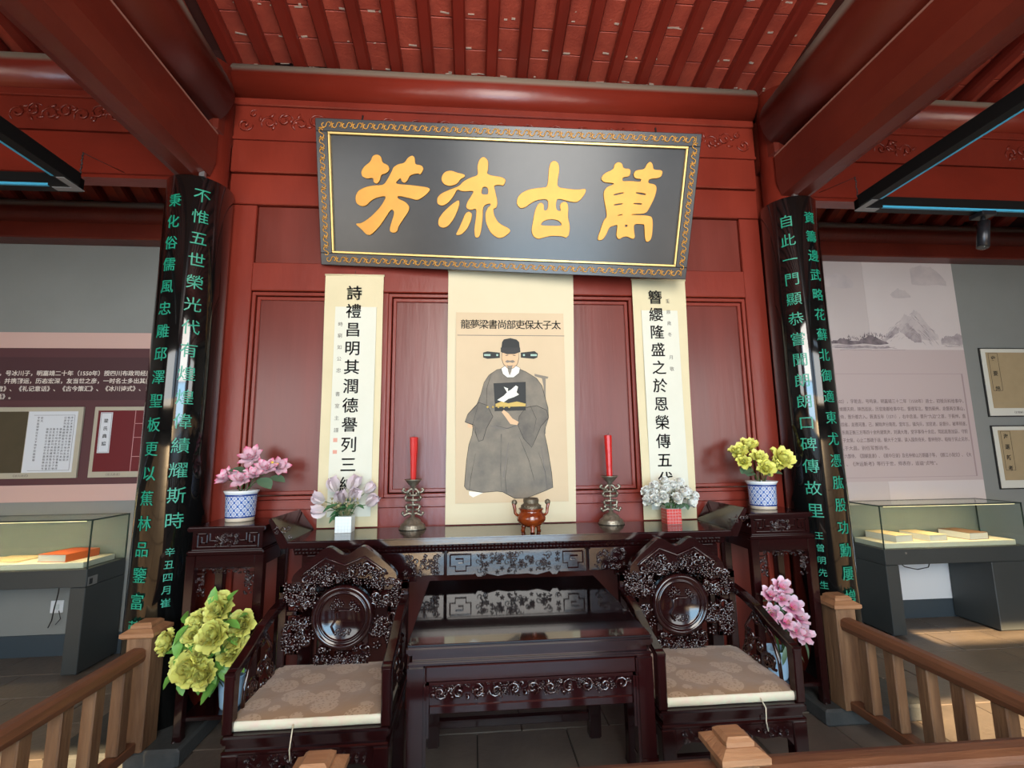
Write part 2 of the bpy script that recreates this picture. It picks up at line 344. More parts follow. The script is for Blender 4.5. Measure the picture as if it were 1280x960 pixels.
def vtext(name, chars, size, x, y, z0, z1, m, parent, off=0, ext=.0006, **kw):   # vertical column of writing
    n = len(chars); ms = []
    for i, c in enumerate(chars):
        if c == ' ': continue
        z = z0+(z1-z0)*i/max(1, n-1)
        for q in ((0, 0), (off, off*.5), (-off, 0), (0, -off)) if off else ((0, 0),): ms.append(to_wall(text_mesh(c, size, ext), x+q[0], y, z-.38*size+q[1]))
    return join(name, ms, m, parent, **kw)

GLYPHS=[[[(-0.831,0.616),(-0.815,0.652),(-0.789,0.66),(-0.767,0.649),(-0.76,0.614),(-0.725,0.603),(-0.717,0.578),(-0.735,0.558),(-0.769,0.548),(-0.777,0.514),(-0.794,0.494),(-0.813,0.503),(-0.814,0.53),(-0.853,0.522),(-0.883,0.534),(-0.887,0.562),(-0.866,0.591)],[(-0.689,0.593),(-0.659,0.611),(-0.624,0.617),(-0.603,0.648),(-0.578,0.663),(-0.563,0.65),(-0.563,0.612),(-0.523,0.609),(-0.509,0.591),(-0.528,0.557),(-0.543,0.566),(-0.594,0.552),(-0.607,0.521),(-0.627,0.505),(-0.642,0.517),(-0.649,0.538),(-0.691,0.496),(-0.579,0.493),(-0.464,0.483),(-0.487,0.449),(-0.543,0.408),(-0.589,0.42),(-0.671,0.432),(-0.669,0.412),(-0.62,0.395),(-0.596,0.367),(-0.605,0.337),(-0.641,0.287),(-0.668,0.246),(-0.673,0.221),(-0.694,0.21),(-0.717,0.219),(-0.716,0.244),(-0.684,0.334),(-0.708,0.355),(-0.744,0.302),(-0.787,0.241),(-0.85,0.181),(-0.901,0.232),(-0.933,0.255),(-0.89,0.259),(-0.827,0.304),(-0.764,0.37),(-0.732,0.429),(-0.794,0.417),(-0.835,0.396),(-0.862,0.366),(-0.893,0.36),(-0.923,0.378),(-0.927,0.412),(-0.911,0.446),(-0.864,0.472),(-0.803,0.484),(-0.752,0.486),(-0.721,0.53),(-0.7,0.569)]],[[(-0.396,0.553),(-0.376,0.579),(-0.34,0.586),(-0.305,0.575),(-0.259,0.567),(-0.259,0.555),(-0.284,0.543),(-0.304,0.513),(-0.344,0.499),(-0.38,0.506),(-0.398,0.529)],[(-0.173,0.566),(-0.182,0.613),(-0.17,0.656),(-0.145,0.673),(-0.119,0.653),(-0.118,0.606),(-0.127,0.57),(-0.005,0.558),(-0.019,0.513),(-0.039,0.519),(-0.082,0.514),(-0.07,0.474),(-0.054,0.417),(-0.06,0.383),(-0.081,0.379),(-0.074,0.338),(-0.042,0.29),(0.043,0.256),(-0.008,0.21),(-0.049,0.206),(-0.092,0.239),(-0.119,0.292),(-0.126,0.346),(-0.111,0.381),(-0.091,0.396),(-0.097,0.411),(-0.143,0.394),(-0.144,0.316),(-0.152,0.237),(-0.164,0.204),(-0.186,0.205),(-0.191,0.255),(-0.182,0.314),(-0.18,0.378),(-0.219,0.364),(-0.245,0.376),(-0.24,0.405),(-0.211,0.45),(-0.196,0.479),(-0.272,0.471),(-0.303,0.485),(-0.323,0.445),(-0.358,0.4),(-0.394,0.382),(-0.423,0.393),(-0.423,0.427),(-0.4,0.452),(-0.344,0.478),(-0.288,0.5),(-0.268,0.524),(-0.223,0.55)],[(-0.149,0.505),(-0.158,0.457),(-0.114,0.456),(-0.109,0.473),(-0.115,0.502)],[(-0.287,0.423),(-0.291,0.379),(-0.321,0.309),(-0.357,0.263),(-0.388,0.252),(-0.416,0.266),(-0.414,0.305),(-0.383,0.346),(-0.333,0.392)],[(-0.249,0.341),(-0.229,0.355),(-0.21,0.343),(-0.213,0.308),(-0.237,0.253),(-0.273,0.217),(-0.307,0.212),(-0.289,0.246),(-0.269,0.291)]],[[(0.253,0.62),(0.261,0.654),(0.28,0.667),(0.306,0.655),(0.315,0.618),(0.308,0.566),(0.307,0.516),(0.371,0.509),(0.438,0.506),(0.488,0.515),(0.475,0.477),(0.442,0.437),(0.396,0.437),(0.313,0.456),(0.304,0.426),(0.309,0.383),(0.343,0.376),(0.331,0.413),(0.345,0.431),(0.371,0.434),(0.383,0.405),(0.383,0.346),(0.401,0.288),(0.397,0.238),(0.379,0.223),(0.363,0.232),(0.295,0.234),(0.244,0.222),(0.208,0.209),(0.176,0.225),(0.164,0.259),(0.172,0.309),(0.179,0.368),(0.193,0.407),(0.212,0.425),(0.231,0.414),(0.233,0.375),(0.261,0.383),(0.26,0.449),(0.191,0.441),(0.151,0.42),(0.121,0.395),(0.091,0.386),(0.067,0.407),(0.068,0.441),(0.087,0.471),(0.137,0.497),(0.208,0.509),(0.253,0.514)],[(0.221,0.303),(0.238,0.321),(0.284,0.333),(0.331,0.325),(0.351,0.304),(0.349,0.291),(0.287,0.289),(0.219,0.289)]],[[(0.646,0.631),(0.649,0.662),(0.673,0.674),(0.694,0.664),(0.701,0.638),(0.747,0.638),(0.746,0.597),(0.701,0.591),(0.701,0.564),(0.753,0.569),(0.815,0.565),(0.821,0.586),(0.782,0.586),(0.768,0.605),(0.778,0.631),(0.833,0.638),(0.845,0.67),(0.862,0.684),(0.878,0.668),(0.884,0.637),(0.944,0.638),(0.934,0.595),(0.863,0.589),(0.858,0.56),(0.902,0.556),(0.916,0.537),(0.909,0.484),(0.88,0.415),(0.863,0.387),(0.776,0.38),(0.776,0.372),(0.895,0.374),(0.91,0.348),(0.915,0.279),(0.911,0.234),(0.888,0.216),(0.875,0.237),(0.864,0.316),(0.858,0.324),(0.794,0.325),(0.801,0.274),(0.809,0.245),(0.8,0.232),(0.762,0.248),(0.736,0.244),(0.712,0.226),(0.694,0.245),(0.696,0.29),(0.696,0.314),(0.674,0.309),(0.645,0.298),(0.627,0.247),(0.608,0.219),(0.577,0.217),(0.593,0.276),(0.609,0.336),(0.628,0.356),(0.62,0.395),(0.606,0.443),(0.594,0.5),(0.614,0.53),(0.654,0.546),(0.655,0.555),(0.592,0.558),(0.573,0.576),(0.588,0.605)],[(0.653,0.491),(0.72,0.507),(0.719,0.496),(0.659,0.48)],[(0.791,0.51),(0.856,0.503),(0.853,0.489),(0.79,0.498)],[(0.661,0.433),(0.72,0.443),(0.717,0.432),(0.664,0.422)],[(0.78,0.445),(0.836,0.447),(0.836,0.433),(0.781,0.437)],[(0.689,0.37),(0.723,0.379),(0.722,0.37),(0.692,0.364)],[(0.74,0.316),(0.76,0.317),(0.757,0.3),(0.741,0.301)]]]
PORTRAIT={'robe':[(-0.041,1.98),(-0.083,1.973),(-0.135,1.938),(-0.166,1.89),(-0.187,1.814),(-0.214,1.745),(-0.268,1.691),(-0.286,1.643),(-0.234,1.623),(-0.241,1.562),(-0.261,1.502),(-0.275,1.409),(-0.288,1.252),(-0.274,1.233),(-0.182,1.214),(-0.089,1.22),(-0.055,1.215),(0.018,1.175),(0.085,1.173),(0.207,1.217),(0.255,1.236),(0.25,1.322),(0.227,1.483),(0.208,1.578),(0.238,1.667),(0.236,1.729),(0.214,1.812),(0.201,1.868),(0.167,1.917),(0.098,1.96),(0.049,1.981),(0.0,1.938)],'sleeveL':[(-0.268,1.691),(-0.286,1.643),(-0.228,1.623),(-0.214,1.555),(-0.201,1.522),(-0.174,1.531),(-0.153,1.602),(-0.112,1.676),(-0.146,1.745),(-0.2,1.765)],'sleeveR':[(0.094,1.73),(0.052,1.675),(0.044,1.621),(0.077,1.539),(0.128,1.482),(0.152,1.531),(0.189,1.613),(0.238,1.667),(0.225,1.715),(0.164,1.743)],'collar':[(-0.058,1.98),(-0.048,1.945),(-0.021,1.922),(0.021,1.922),(0.056,1.95),(0.063,1.983),(0.036,1.998),(-0.034,1.997)],'face':[(-0.051,2.082),(-0.054,2.044),(-0.043,2.009),(-0.02,1.983),(-0.002,1.976),(0.022,1.983),(0.046,2.009),(0.055,2.044),(0.055,2.083)],'beard':[(-0.02,2.002),(-0.013,1.959),(-0.004,1.934),(0.006,1.959),(0.015,2.002),(-0.002,1.995)],'moust':[(-0.034,2.023),(-0.019,2.034),(-0.001,2.03),(0.018,2.034),(0.033,2.023),(0.015,2.016),(-0.002,2.02),(-0.018,2.016)],'hat':[(-0.057,2.086),(-0.05,2.15),(-0.039,2.168),(0.003,2.177),(0.042,2.168),(0.059,2.151),(0.065,2.087),(0.03,2.077),(-0.019,2.077)],'hatlow':[(-0.059,2.115),(-0.059,2.086),(-0.019,2.072),(0.03,2.073),(0.066,2.087),(0.064,2.115)],'wingL':[(-0.172,2.082),(-0.144,2.09),(-0.065,2.082),(-0.065,2.048),(-0.144,2.042),(-0.171,2.051)],'wingR':[(0.069,2.083),(0.157,2.093),(0.179,2.077),(0.175,2.052),(0.153,2.043),(0.069,2.051)],'badge':[(-0.107,1.885),(0.097,1.894),(0.097,1.737),(-0.098,1.733)],'belt':[(-0.101,1.733),(0.094,1.738),(0.094,1.713),(-0.101,1.709)],'crane':[(-0.042,1.862),(-0.015,1.852),(-0.018,1.834),(-0.001,1.841),(0.034,1.871),(0.048,1.862),(0.038,1.827),(0.054,1.813),(0.019,1.796),(-0.015,1.785),(-0.043,1.765),(-0.084,1.779),(-0.043,1.806),(-0.022,1.827)],'waves':[(-0.095,1.755),(-0.057,1.769),(-0.016,1.758),(0.04,1.769),(0.095,1.755),(0.094,1.738),(-0.095,1.736)],'handL':[(-0.268,1.637),(-0.234,1.623),(-0.241,1.603),(-0.268,1.61)],'handR':[(-0.044,1.717),(-0.016,1.696),(0.011,1.662),(0.049,1.641),(0.04,1.621),(-0.004,1.628),(-0.037,1.676),(-0.057,1.703)],'shoe':[(-0.261,1.223),(-0.259,1.2),(-0.235,1.186),(-0.175,1.211),(-0.188,1.214)],'chair':[(0.154,1.946),(0.244,1.927),(0.237,1.913),(0.226,1.917),(0.218,1.565),(0.204,1.565),(0.211,1.868),(0.202,1.917),(0.156,1.931)],'fold1':[(-0.064,1.567),(-0.056,1.567),(-0.063,1.353),(-0.059,1.219),(-0.067,1.22),(-0.071,1.354)],'fold2':[(-0.019,1.513),(-0.013,1.513),(-0.048,1.3),(-0.053,1.301)],'fold3':[(0.186,1.484),(0.191,1.484),(0.221,1.243),(0.214,1.241)],'fold4':[(-0.126,1.622),(-0.045,1.601),(0.037,1.621),(0.037,1.614),(-0.045,1.593),(-0.126,1.614)],'eyes':[(-0.029,2.065),(-0.012,2.068),(-0.012,2.064),(-0.029,2.061)],'eyes2':[(0.016,2.068),(0.035,2.065),(0.035,2.061),(0.016,2.064)]}

# ================================================================== THE SETTING
# ---- floor of stone tiles
fl = empty_struct('floor')
struct('floor_bed', bx(-6.6, 7, -5.4, 1.2, -.06, -.012), 'grout', fl)
tw, td = .47, .33; tile_me = None; k = 0
ys = 1.03
rows = [(1.05-td*(r+1), 1.05-td*r) for r in range(9)]
for r, (ya, yb) in enumerate(rows):
    off = 0 if r % 2 else tw/2
    x = -4.21-off
    while x < 5.0:
        xc = x+tw/2
        if tile_me is None:
            t = obj('floor_tile', bx(-tw/2+.003, tw/2-.003, -td/2+.003, td/2-.003, -.03, 0), 'floor', fl, bevel=.0025); tile_me = t.data
        else: t = obj('floor_tile', tile_me, None, fl)
        t.location = (xc, (ya+yb)/2, random.Random(k).uniform(-.0015, .0015)); k += 1; x += tw
g = G(); yb = rows[-1][0]
while yb > -5.3:
    x = -6.4
    while x < 6.8: g.box(x+.003, x+tw-.003, yb-td+.003, yb-.003, -.03, 0); x += tw
    yb -= td
for ya_, yb_ in rows:
    for xa, xb in ((-6.4, -4.5), (5.2, 6.9)): g.box(xa, xb, ya_+.003, yb_-.003, -.03, 0)
o = obj('floor_tile', g, 'floor', fl, kind='stuff')
struct('floor_outside', bx(-12, 12, -16, -5.4, -.3, -.1), 'outside')

# ---- back wall, side walls, front wall with doorway and windows
struct('wall_back', bx(-6.6, 7, 1.05, 1.2, 0, 3.7), 'wallgrey')
struct('baseboard_back', bx(-6.5, 6.9, 1.036, 1.05, 0, .15), 'skirt')
struct('wall_left', bx(-6.75, -6.6, -5.4, 1.2, 0, 5.6), 'plaster')
struct('wall_right', bx(7, 7.15, -5.4, 1.2, 0, 5.6), 'plaster')
g = G()
for a, b in ((-6.6, -4.8), (-1.9, -1.6), (1.8, 2.0), (4.8, 7)): g.box(a, b, -5.4, -5.15, 0, 5.4)
for a, b in ((-4.8, -1.9), (2.0, 4.8)): g.box(a, b, -5.4, -5.15, 0, .85)
g.box(-4.8, -1.9, -5.4, -5.15, 2.97, 5.4); g.box(2.0, 4.8, -5.4, -5.15, 2.97, 3.25); g.box(2.0, 3.1, -5.4, -5.15, 3.25, 3.53); g.box(2.0, 4.8, -5.4, -5.15, 3.53, 5.4)
g.box(-1.6, 1.8, -5.4, -5.15, 4.30, 5.4)
struct('wall_front', g, 'plaster')
struct('trim_sun_blocker', bx(-1.85, 1.95, -11.6, -5.4, 4.40, 4.5), 'rafter')  # unseen canopy, added to keep the sun out of the central doorway

# ---- roof: rafters and bricks
ce = empty_struct('ceiling')
ZR = 4.035          # underside of the rafters above the purlin
def roofseg(y0, z0, y1, z1): # returns angle, length for a roof slope going from (y0,z0) to (y1,z1)
    return math.atan2(z1-z0, y1-y0), sqrt((y1-y0)**2+(z1-z0)**2)
SF, SB = .225, .56
slopes = ((0.0, ZR, -5.3, ZR+5.3*SF), (0.0, ZR, 1.1, ZR-1.1*SB))
sp = .216
def bar_me(L_):
    g = G(); g.prism([(-.034, .09), (-.042, .06), (-.042, .02), (-.03, 0), (.03, 0), (.042, .02), (.042, .06), (.034, .09)], 'y', 0, L_); 
    return g
def place_slope(o, y0, z0, y1, z1, x, s=0, dz=0):
    d = V((0, y1-y0, z1-z0)).normalized(); yy = V((0, abs(d.y), d.z*(1 if d.y > 0 else -1)))
    # local y runs along +y of the world along the slope
    m = Matrix((V((1, 0, 0)), yy, V((1, 0, 0)).cross(yy))).transposed().to_4x4()
    base = V((x, y0, z0)) + d*s + m.to_3x3() @ V((0, 0, dz)); m.translation = base; o.matrix_world = m
xs_c = [-1.836+sp*i for i in range(18)]
xs_l = [-2.22-sp*i for i in range(11)]; xs_r = [2.2+sp*i for i in range(13)]
rf = rb = None
Lf = sqrt(5.3**2+(5.3*SF)**2); Lb = sqrt(1.1**2+(1.1*SB)**2)
for x in xs_c+xs_l+xs_r:
    if rf is None: o = obj('rafter', bar_me(Lf), 'rafter', ce); rf = o.data
    else: o = obj('rafter', rf, None, ce)
    d = V((0, -1, SF)).normalized(); place_slope(o, 0, ZR, -5.3, ZR+5.3*SF, x, s=Lf)
    if x in xs_c: continue
    if rb is None: o = obj('rafter', bar_me(Lb), 'rafter', ce); rb = o.data
    else: o = obj('rafter', rb, None, ce)
    place_slope(o, 0, ZR, 1.1, ZR-1.1*SB, x)
# bricks between the rafters: one object each where the photograph shows them
BW = sp-.006; BL = .195; bf = None; rest = G(); kk = 0
for xs, front, back in ((xs_c, 5, 0), (xs_l, 0, 5), (xs_r, 4, 5)):
    for x in xs:
        xc = x+sp/2
        rnd = random.Random(int(x*1000)); ph = rnd.uniform(0, BL)
        n = int(Lf/BL)
        for j in range(n):
            if j < front:
                if bf is None: o = obj('roof_brick', bx(-BW/2, BW/2, 0, BL-.005, .088, .13), 'brick', ce, bevel=.003); bf = o.data
                else: o = obj('roof_brick', bf, None, ce)
                place_slope(o, 0, ZR, -5.3, ZR+5.3*SF, xc, s=BL*(j+1)-.1+ph*.5, dz=rnd.uniform(-.002, .003))
                kk += 1
            else:
                yy = BL*j-.1+ph*.5; d = V((0, -1, SF)).normalized(); nn = V((0, SF, 1)).normalized()
                T = Matrix((V((1, 0, 0)), -d, nn)).transposed().to_4x4(); T.translation = V((xc, 0, ZR))+d*(yy+BL)
                rest.box(-BW/2, BW/2, 0, BL-.006, .088, .13, T)
        for j in range(back):
            if xs is xs_c: continue
            o = obj('roof_brick', bf, None, ce); place_slope(o, 0, ZR, 1.1, ZR-1.1*SB, xc, s=BL*j+.06+ph*.5, dz=.0); kk += 1
obj('roof_brick', rest, 'brick', ce, kind='stuff')
g = G(); rr = random.Random(12)
for i in range(170):
    x = rr.choice(xs_c if i % 4 else xs_r[:8]+xs_l[:6])+.05+rr.uniform(0, .11); xc = (x-xs_c[0])//sp*sp+xs_c[0]+sp/2
    rq = random.Random(int((xc-sp/2)*1000)); j = rr.randrange(0, 5); s_ = BL*j+rr.uniform(-.012, .012)-.02
    d = V((0, -1, SF)).normalized(); nn = V((0, SF, 1)).normalized(); T = Matrix((V((1, 0, 0)), -d, nn)).transposed().to_4x4() @ Matrix.Rotation(rr.uniform(-.15, .15), 4, 'Z'); T.translation = V((x, 0, ZR))+d*s_
    w_ = rr.uniform(.006, .034); h_ = rr.uniform(.002, .006); g.box(-w_, w_, -h_, h_, .0855, .0885, T)
obj('plaster_flakes', g, 'flake', ce, kind='stuff')
g = G()
g.prism([(0, ZR+.135), (-5.5, ZR+.135+5.5*SF), (-5.5, ZR+.3+5.5*SF), (0, ZR+.3)], 'x', -6.7, 7.1)
g.prism([(0.001, ZR+.137), (1.3, ZR+.157-1.3*SB), (1.3, ZR+.3-1.3*SB), (0.001, ZR+.3)], 'x', -6.7, 7.1)
obj('roof_deck', g, 'deckm', ce)

# ---- purlins, boards and beams
def rod(x0, x1, y, z, r, m, name, taper=None, seg=28):
    g = G(); g.tube([(x0, y, z), ((x0+x1)/2, y, z), (x1, y, z)], r, seg); return struct(name, g, m)
CX = (-1.92, 1.92)
for nm, a, b in (('trim_purlin', -1.80, 1.77), ('trim_purlin_left', -6.6, -2.10), ('trim_purlin_right', 2.07, 7)):
    rod(a, b, 0, 3.905, .130, 'purlin', nm)
rod(-6.6, 7, .93, 3.44, .10, 'redbeam', 'trim_purlin_back')
struct('trim_beam_back', bx(-6.6, 7, .90, 1.05, 3.215, 3.36), 'redbeam', bevel=.01)
def relief(name, x0, x1, zc, h, y, seed, parent, m='red'):
    g = G(); rnd = random.Random(seed); n = max(2, int((x1-x0)/(h*.62)))
    for i in range(n):
        x = x0+(x1-x0)*(i+.5)/n; s = 1 if i % 2 else -1
        g.spiral((x, y, zc+s*h*.08), h*.36, 1.15, .0075, rnd.uniform(0, 1)+(0 if s > 0 else pi), s, seg=5, n=12)
        for k in range(3):
            a = rnd.uniform(0, 6.3); g.ell((x+h*.42*cos(a), y, zc+h*.3*sin(a)), (.026, .008, .012), Matrix.Rotation(rnd.uniform(0, 3), 3, 'Y'))
    return obj(name, g, m, parent)
for nm, a, b, segs in (('trim_board', -1.80, 1.77, ((-1.62, -1.22), (-.95, .95), (1.22, 1.60))), ('trim_board_left', -6.6, -2.1, ((-3.15, -2.48), (-4.3, -3.6))), ('trim_board_right', 2.07, 7, ((2.28, 3.0), (3.75, 4.6), (5.2, 6)))):
    o = struct(nm, bx(a, b, -.035, .07, 3.515, 3.785), 'red')
    obj('ledge', bx(a, b, -.055, .07, 3.735, 3.785), 'red', o, bevel=.006)
    for i, (p, q) in enumerate(segs): relief('floral_relief', p, q, 3.63, .15, -.036, i+len(nm), o)
    if nm == 'trim_board':
        for s, xx in ((-1, -1.72), (1, 1.69)):
            gg = G(); gg.spiral((xx, -.038, 3.60), .05, 1.2, .008, 0 if s < 0 else pi, s, n=14); gg.spiral((xx-s*.05, -.038, 3.68), .03, 1, .006, 1, -s); obj('corner_scroll', gg, 'red', o)
for nm, a, b in (('trim_tie_beam_left', -6.6, -2.1), ('trim_tie_beam_right', 2.07, 7)):
    o = struct(nm, bx(a, b, -.05, .09, 3.20, 3.505), 'purlin', bevel=.02, seg=2)
# centre: panelled wall between the columns
wc = empty_struct('wall_center')
obj('tie_rail', bx(-1.80, 1.77, -.03, .07, 3.275, 3.505), 'red', wc, bevel=.006)
obj('tie_rail', bx(-1.80, 1.77, -.015, .07, 3.06, 3.268), 'red', wc, bevel=.005)
obj('cover_strip', bx(-1.80, 1.77, -.045, -.03, 3.493, 3.512), 'red', wc, label='pale worn edge strip under the carved board')
# upper panels
for a, b in ((-1.80, -1.625), (1.625, 1.77)): obj('stile', bx(a, b, -.01, .07, 0, 3.055), 'red', wc, bevel=.004)
for a, b in ((-.565, -.465), (.545, .645)): obj('stile', bx(a, b, -.008, .07, 2.67, 3.053), 'red', wc, bevel=.004)
for a, b in ((-1.62, -.57), (-.46, .54), (.65, 1.62)):
    obj('upper_panel', bx(a, b, .012, .05, 2.67, 3.053), 'redpanel', wc)
obj('middle_rail', bx(-1.623, 1.623, -.018, .07, 2.48, 2.665), 'red', wc, bevel=.005)
# lower panels with a raised moulding round each
for a, b in ((-1.62, -.835), (-.775, .825), (.885, 1.62)):
    obj('lower_panel', bx(a+.05, b-.05, .020, .05, 1.22, 2.43), 'redpanel', wc)
    g = G()
    for d, yy in ((0, -.004), (.028, .006)):
        for q in ((a+d, a+d+.022, 1.19+d, 2.475-d), (b-d-.022, b-d, 1.19+d, 2.475-d)): g.box(q[0], q[1], yy, .05, q[2], q[3])
        for q in ((a+d, b-d, 2.453-d, 2.475-d), (a+d, b-d, 1.19+d, 1.212+d)): g.box(q[0], q[1], yy-.0005, .05, q[2], q[3])
    obj('moulding', g, 'red', wc, bevel=.003)
for a, b in ((-.834, -.776), (.826, .884)): obj('stile', bx(a, b, -.004, .06, 1.19, 2.479), 'red', wc, bevel=.003)
obj('lower_rail', bx(-1.623, 1.623, -.022, .07, 1.135, 1.188), 'red', wc, bevel=.008, seg=2)
obj('lower_rail', bx(-1.623, 1.623, -.006, .07, .95, 1.132), 'red', wc, bevel=.003)
obj('lower_boarding', bx(-1.623, 1.623, .01, .07, 0, .949), 'redpanel', wc)

# ---- columns with their beams toward the hall
for i, (cx, side) in enumerate(((CX[0], 'left'), (CX[1], 'right'))):
    g = G(); g.tube([(cx, -.1, .10), (cx, -.1, 2), (cx, -.1, 3.93)], .138, 40); struct('column_'+side, g, 'red')
    s_ = 1 if i else -1
    g = G(); g.box(cx-.30, cx+.30, -.42, .22, 0, .085); o = struct('trim_plinth_'+side, g, 'stone', bevel=.012)
    # lower rectangular beam (chamfered underside) and round beam on top, running toward the camera
    g = G(); prof = [(cx-.125, 3.405), (cx-.125, 3.22), (cx-.10, 3.13), (cx-.04, 3.10), (cx+.04, 3.10), (cx+.10, 3.13), (cx+.125, 3.22), (cx+.125, 3.405)]
    g.prism(prof, 'y', -5.15, -.20); struct('trim_cross_beam_'+side, g, 'redbeam')
    obj('edge_highlight', bx(cx-.125, cx+.125, -5.15, -.20, 3.405, 3.418), 'edgelight', bpy.data.objects['trim_cross_beam_'+side])  # pale strip stands in for the highlight along the beam's upper edge
    g = G(); n = 9
    g.tube([(cx, -.20-4.95*k/(n-1), 3.665+.01*k) for k in range(n)], [.205, .225, .235, .24, .24, .24, .24, .24, .24], 36)
    struct('trim_round_beam_'+side, g, 'redbeam')
    struct('trim_block_'+side, bx(cx-.13, cx+.13, -.235, .12, 3.42, 3.80), 'redbeam', bevel=.02)
    xs_ = sorted((cx, (-1.80, 1.77)[i])); struct('trim_stile_'+side, bx(xs_[0], xs_[1], .045, .09, 0, 3.9), 'red')

# ---- black lacquer couplet boards wrapped round the columns
def sleeve(cx, label, main, a_main, z_main, second, a_sec, z_sec, small, z_small, size):
    t = thing('couplet_board', label, 'couplet board', (cx, -.1, 0))
    R0, R1 = .1405, (.177 if cx < 0 else .170); zt = 3.095
    g = G(); g.lathe([(R0, .087), (R1, .087), (R1, zt-.004), (R1-.004, zt), (R0, zt), (R0, .087)], seg=96); obj('board', g, 'lacq', t)
    def col(chars, a, z0, z1, size):
        n = len(chars)
        for i, c in enumerate(chars):
            z = z0+(z1-z0)*i/(n-1); me = text_mesh(c, size, .0012, 0)
            b = bmesh.new(); b.from_mesh(me); bmesh.ops.subdivide_edges(b, edges=[e for e in b.edges if e.calc_length() > .02], cuts=2); b.to_mesh(me); b.free()
            for v in me.vertices:
                u, w, d = v.co; rr = R1+.0014+d; th = rad(a)+u/R1
                v.co = (rr*sin(th), -rr*cos(th), z+w-.38*size)
            me.update(); obj('character', me, 'green', t)
    col(main, a_main, *z_main, size); col(second, a_sec, *z_sec, size*.93); col(small, a_main-(2 if cx < 0 else -2), *z_small, size*.52)
    obj('hanging_strip', bx(*( (.07, .10) if cx < 0 else (-.06, -.03)), -.160, -.139, zt, zt+.03), 'steel', t)
    return t
sleeve(CX[0], 'black lacquer couplet board with green characters on the left column, beside the maroon banner', '不惟五世榮光代有煌煌偉績耀斯時', 32, (2.975, 1.115), '秉化俗儒風忠雕邱澤聖板更以蕉林品鑒富藏', -14, (2.93, .585), '辛丑四月崔', (.955, .70), .090)
sleeve(CX[1], 'black lacquer couplet board on the right column beside the landscape banner', '自此一門顯恭嘗聞朗朗口碑傳故里', -40, (2.93, 1.085), '資籌邊武略花蘚北御適東尤憑肱股功勳屢增', 9, (2.94, .60), '王曾明先生', (.94, .66), .090)

# ================================================================== PLAQUE
PM = Matrix(((.9961, .08491, .0238), (-.07145, .93528, -.34661), (-.05169, .34356, .93771))).to_4x4()
PM.translation = V((-.0413, -.135, 2.5837))
pq = thing('plaque', 'large dark grey plaque with four gold characters, hung leaning under the carved beam', 'plaque'); pq.matrix_world = PM
PW, PH = 2.311, .850
obj('board', bx(-PW/2+.05, PW/2-.05, .012, .035, .05, PH-.05), 'board', pq)
g = G()
for q in ((-PW/2, PW/2, 0, .072), (-PW/2, PW/2, PH-.072, PH)): g.box(q[0], q[1], 0, .045, q[2], q[3])
for q in ((-PW/2, -PW/2+.072, .072, PH-.072), (PW/2-.072, PW/2, .072, PH-.072)): g.box(q[0], q[1], 0, .045, q[2], q[3])
obj('frame', g, 'boardf', pq, bevel=.003)
g = G(); a, b, c, d = -PW/2+.074, PW/2-.074, .074, PH-.074; w = .013
for q in ((a, b, c, c+w), (a, b, d-w, d), (a, a+w, c+w, d-w), (b-w, b, c+w, d-w)): g.box(q[0], q[1], -.006, .012, q[2], q[3])
obj('gold_bead', g, 'goldline', pq, bevel=.002)
g = G()
def wave_border(p, q, n):
    p = V(p); q = V(q); d = (q-p)/n; L_ = d.length; u = d.normalized(); v = V((-u.z, 0, u.x)); r = L_*.27
    for i in range(n):
        c = p+d*(i+.5); half = []
        for k in range(9):
            t = k/8; a = -1.55*pi*(1-t); rr = r*(.38+.62*t); half.append((-r+rr*cos(a), rr*sin(a)*1.15))
        pts = half+[(-x, -z) for x, z in half[::-1][1:]]
        g.tube([c+u*x+v*z+V((0, -.002, 0)) for x, z in pts], .0034, 4, smooth=True)
        e = c+u*L_*.5; g.tube([e+v*r*1.1+V((0, -.002, 0)), e+u*r*.2+V((0, -.002, 0)), e-v*r*1.1+V((0, -.002, 0))], .003, 4)
e_ = .036
wave_border((-PW/2+e_, 0, PH-e_), (PW/2-e_, 0, PH-e_), 36); wave_border((-PW/2+e_, 0, e_), (PW/2-e_, 0, e_), 36)
wave_border((-PW/2+e_, 0, e_+.02), (-PW/2+e_, 0, PH-e_-.02), 13); wave_border((PW/2-e_, 0, e_+.02), (PW/2-e_, 0, PH-e_-.02), 13)
obj('scroll_border', g, 'gold', pq)
for gl in GLYPHS:
    me = shape_mesh([chaikin(lp, 2) for lp in gl], .004, .002); to_wall(me, 0, .007, 0); obj('gold_character', me, 'gold', pq)
g = G()
for x in (-.9, .9): g.tube([(x, .045, .80), (x, .10, .90)], .006, 6)
obj('hanger', g, 'iron', pq)

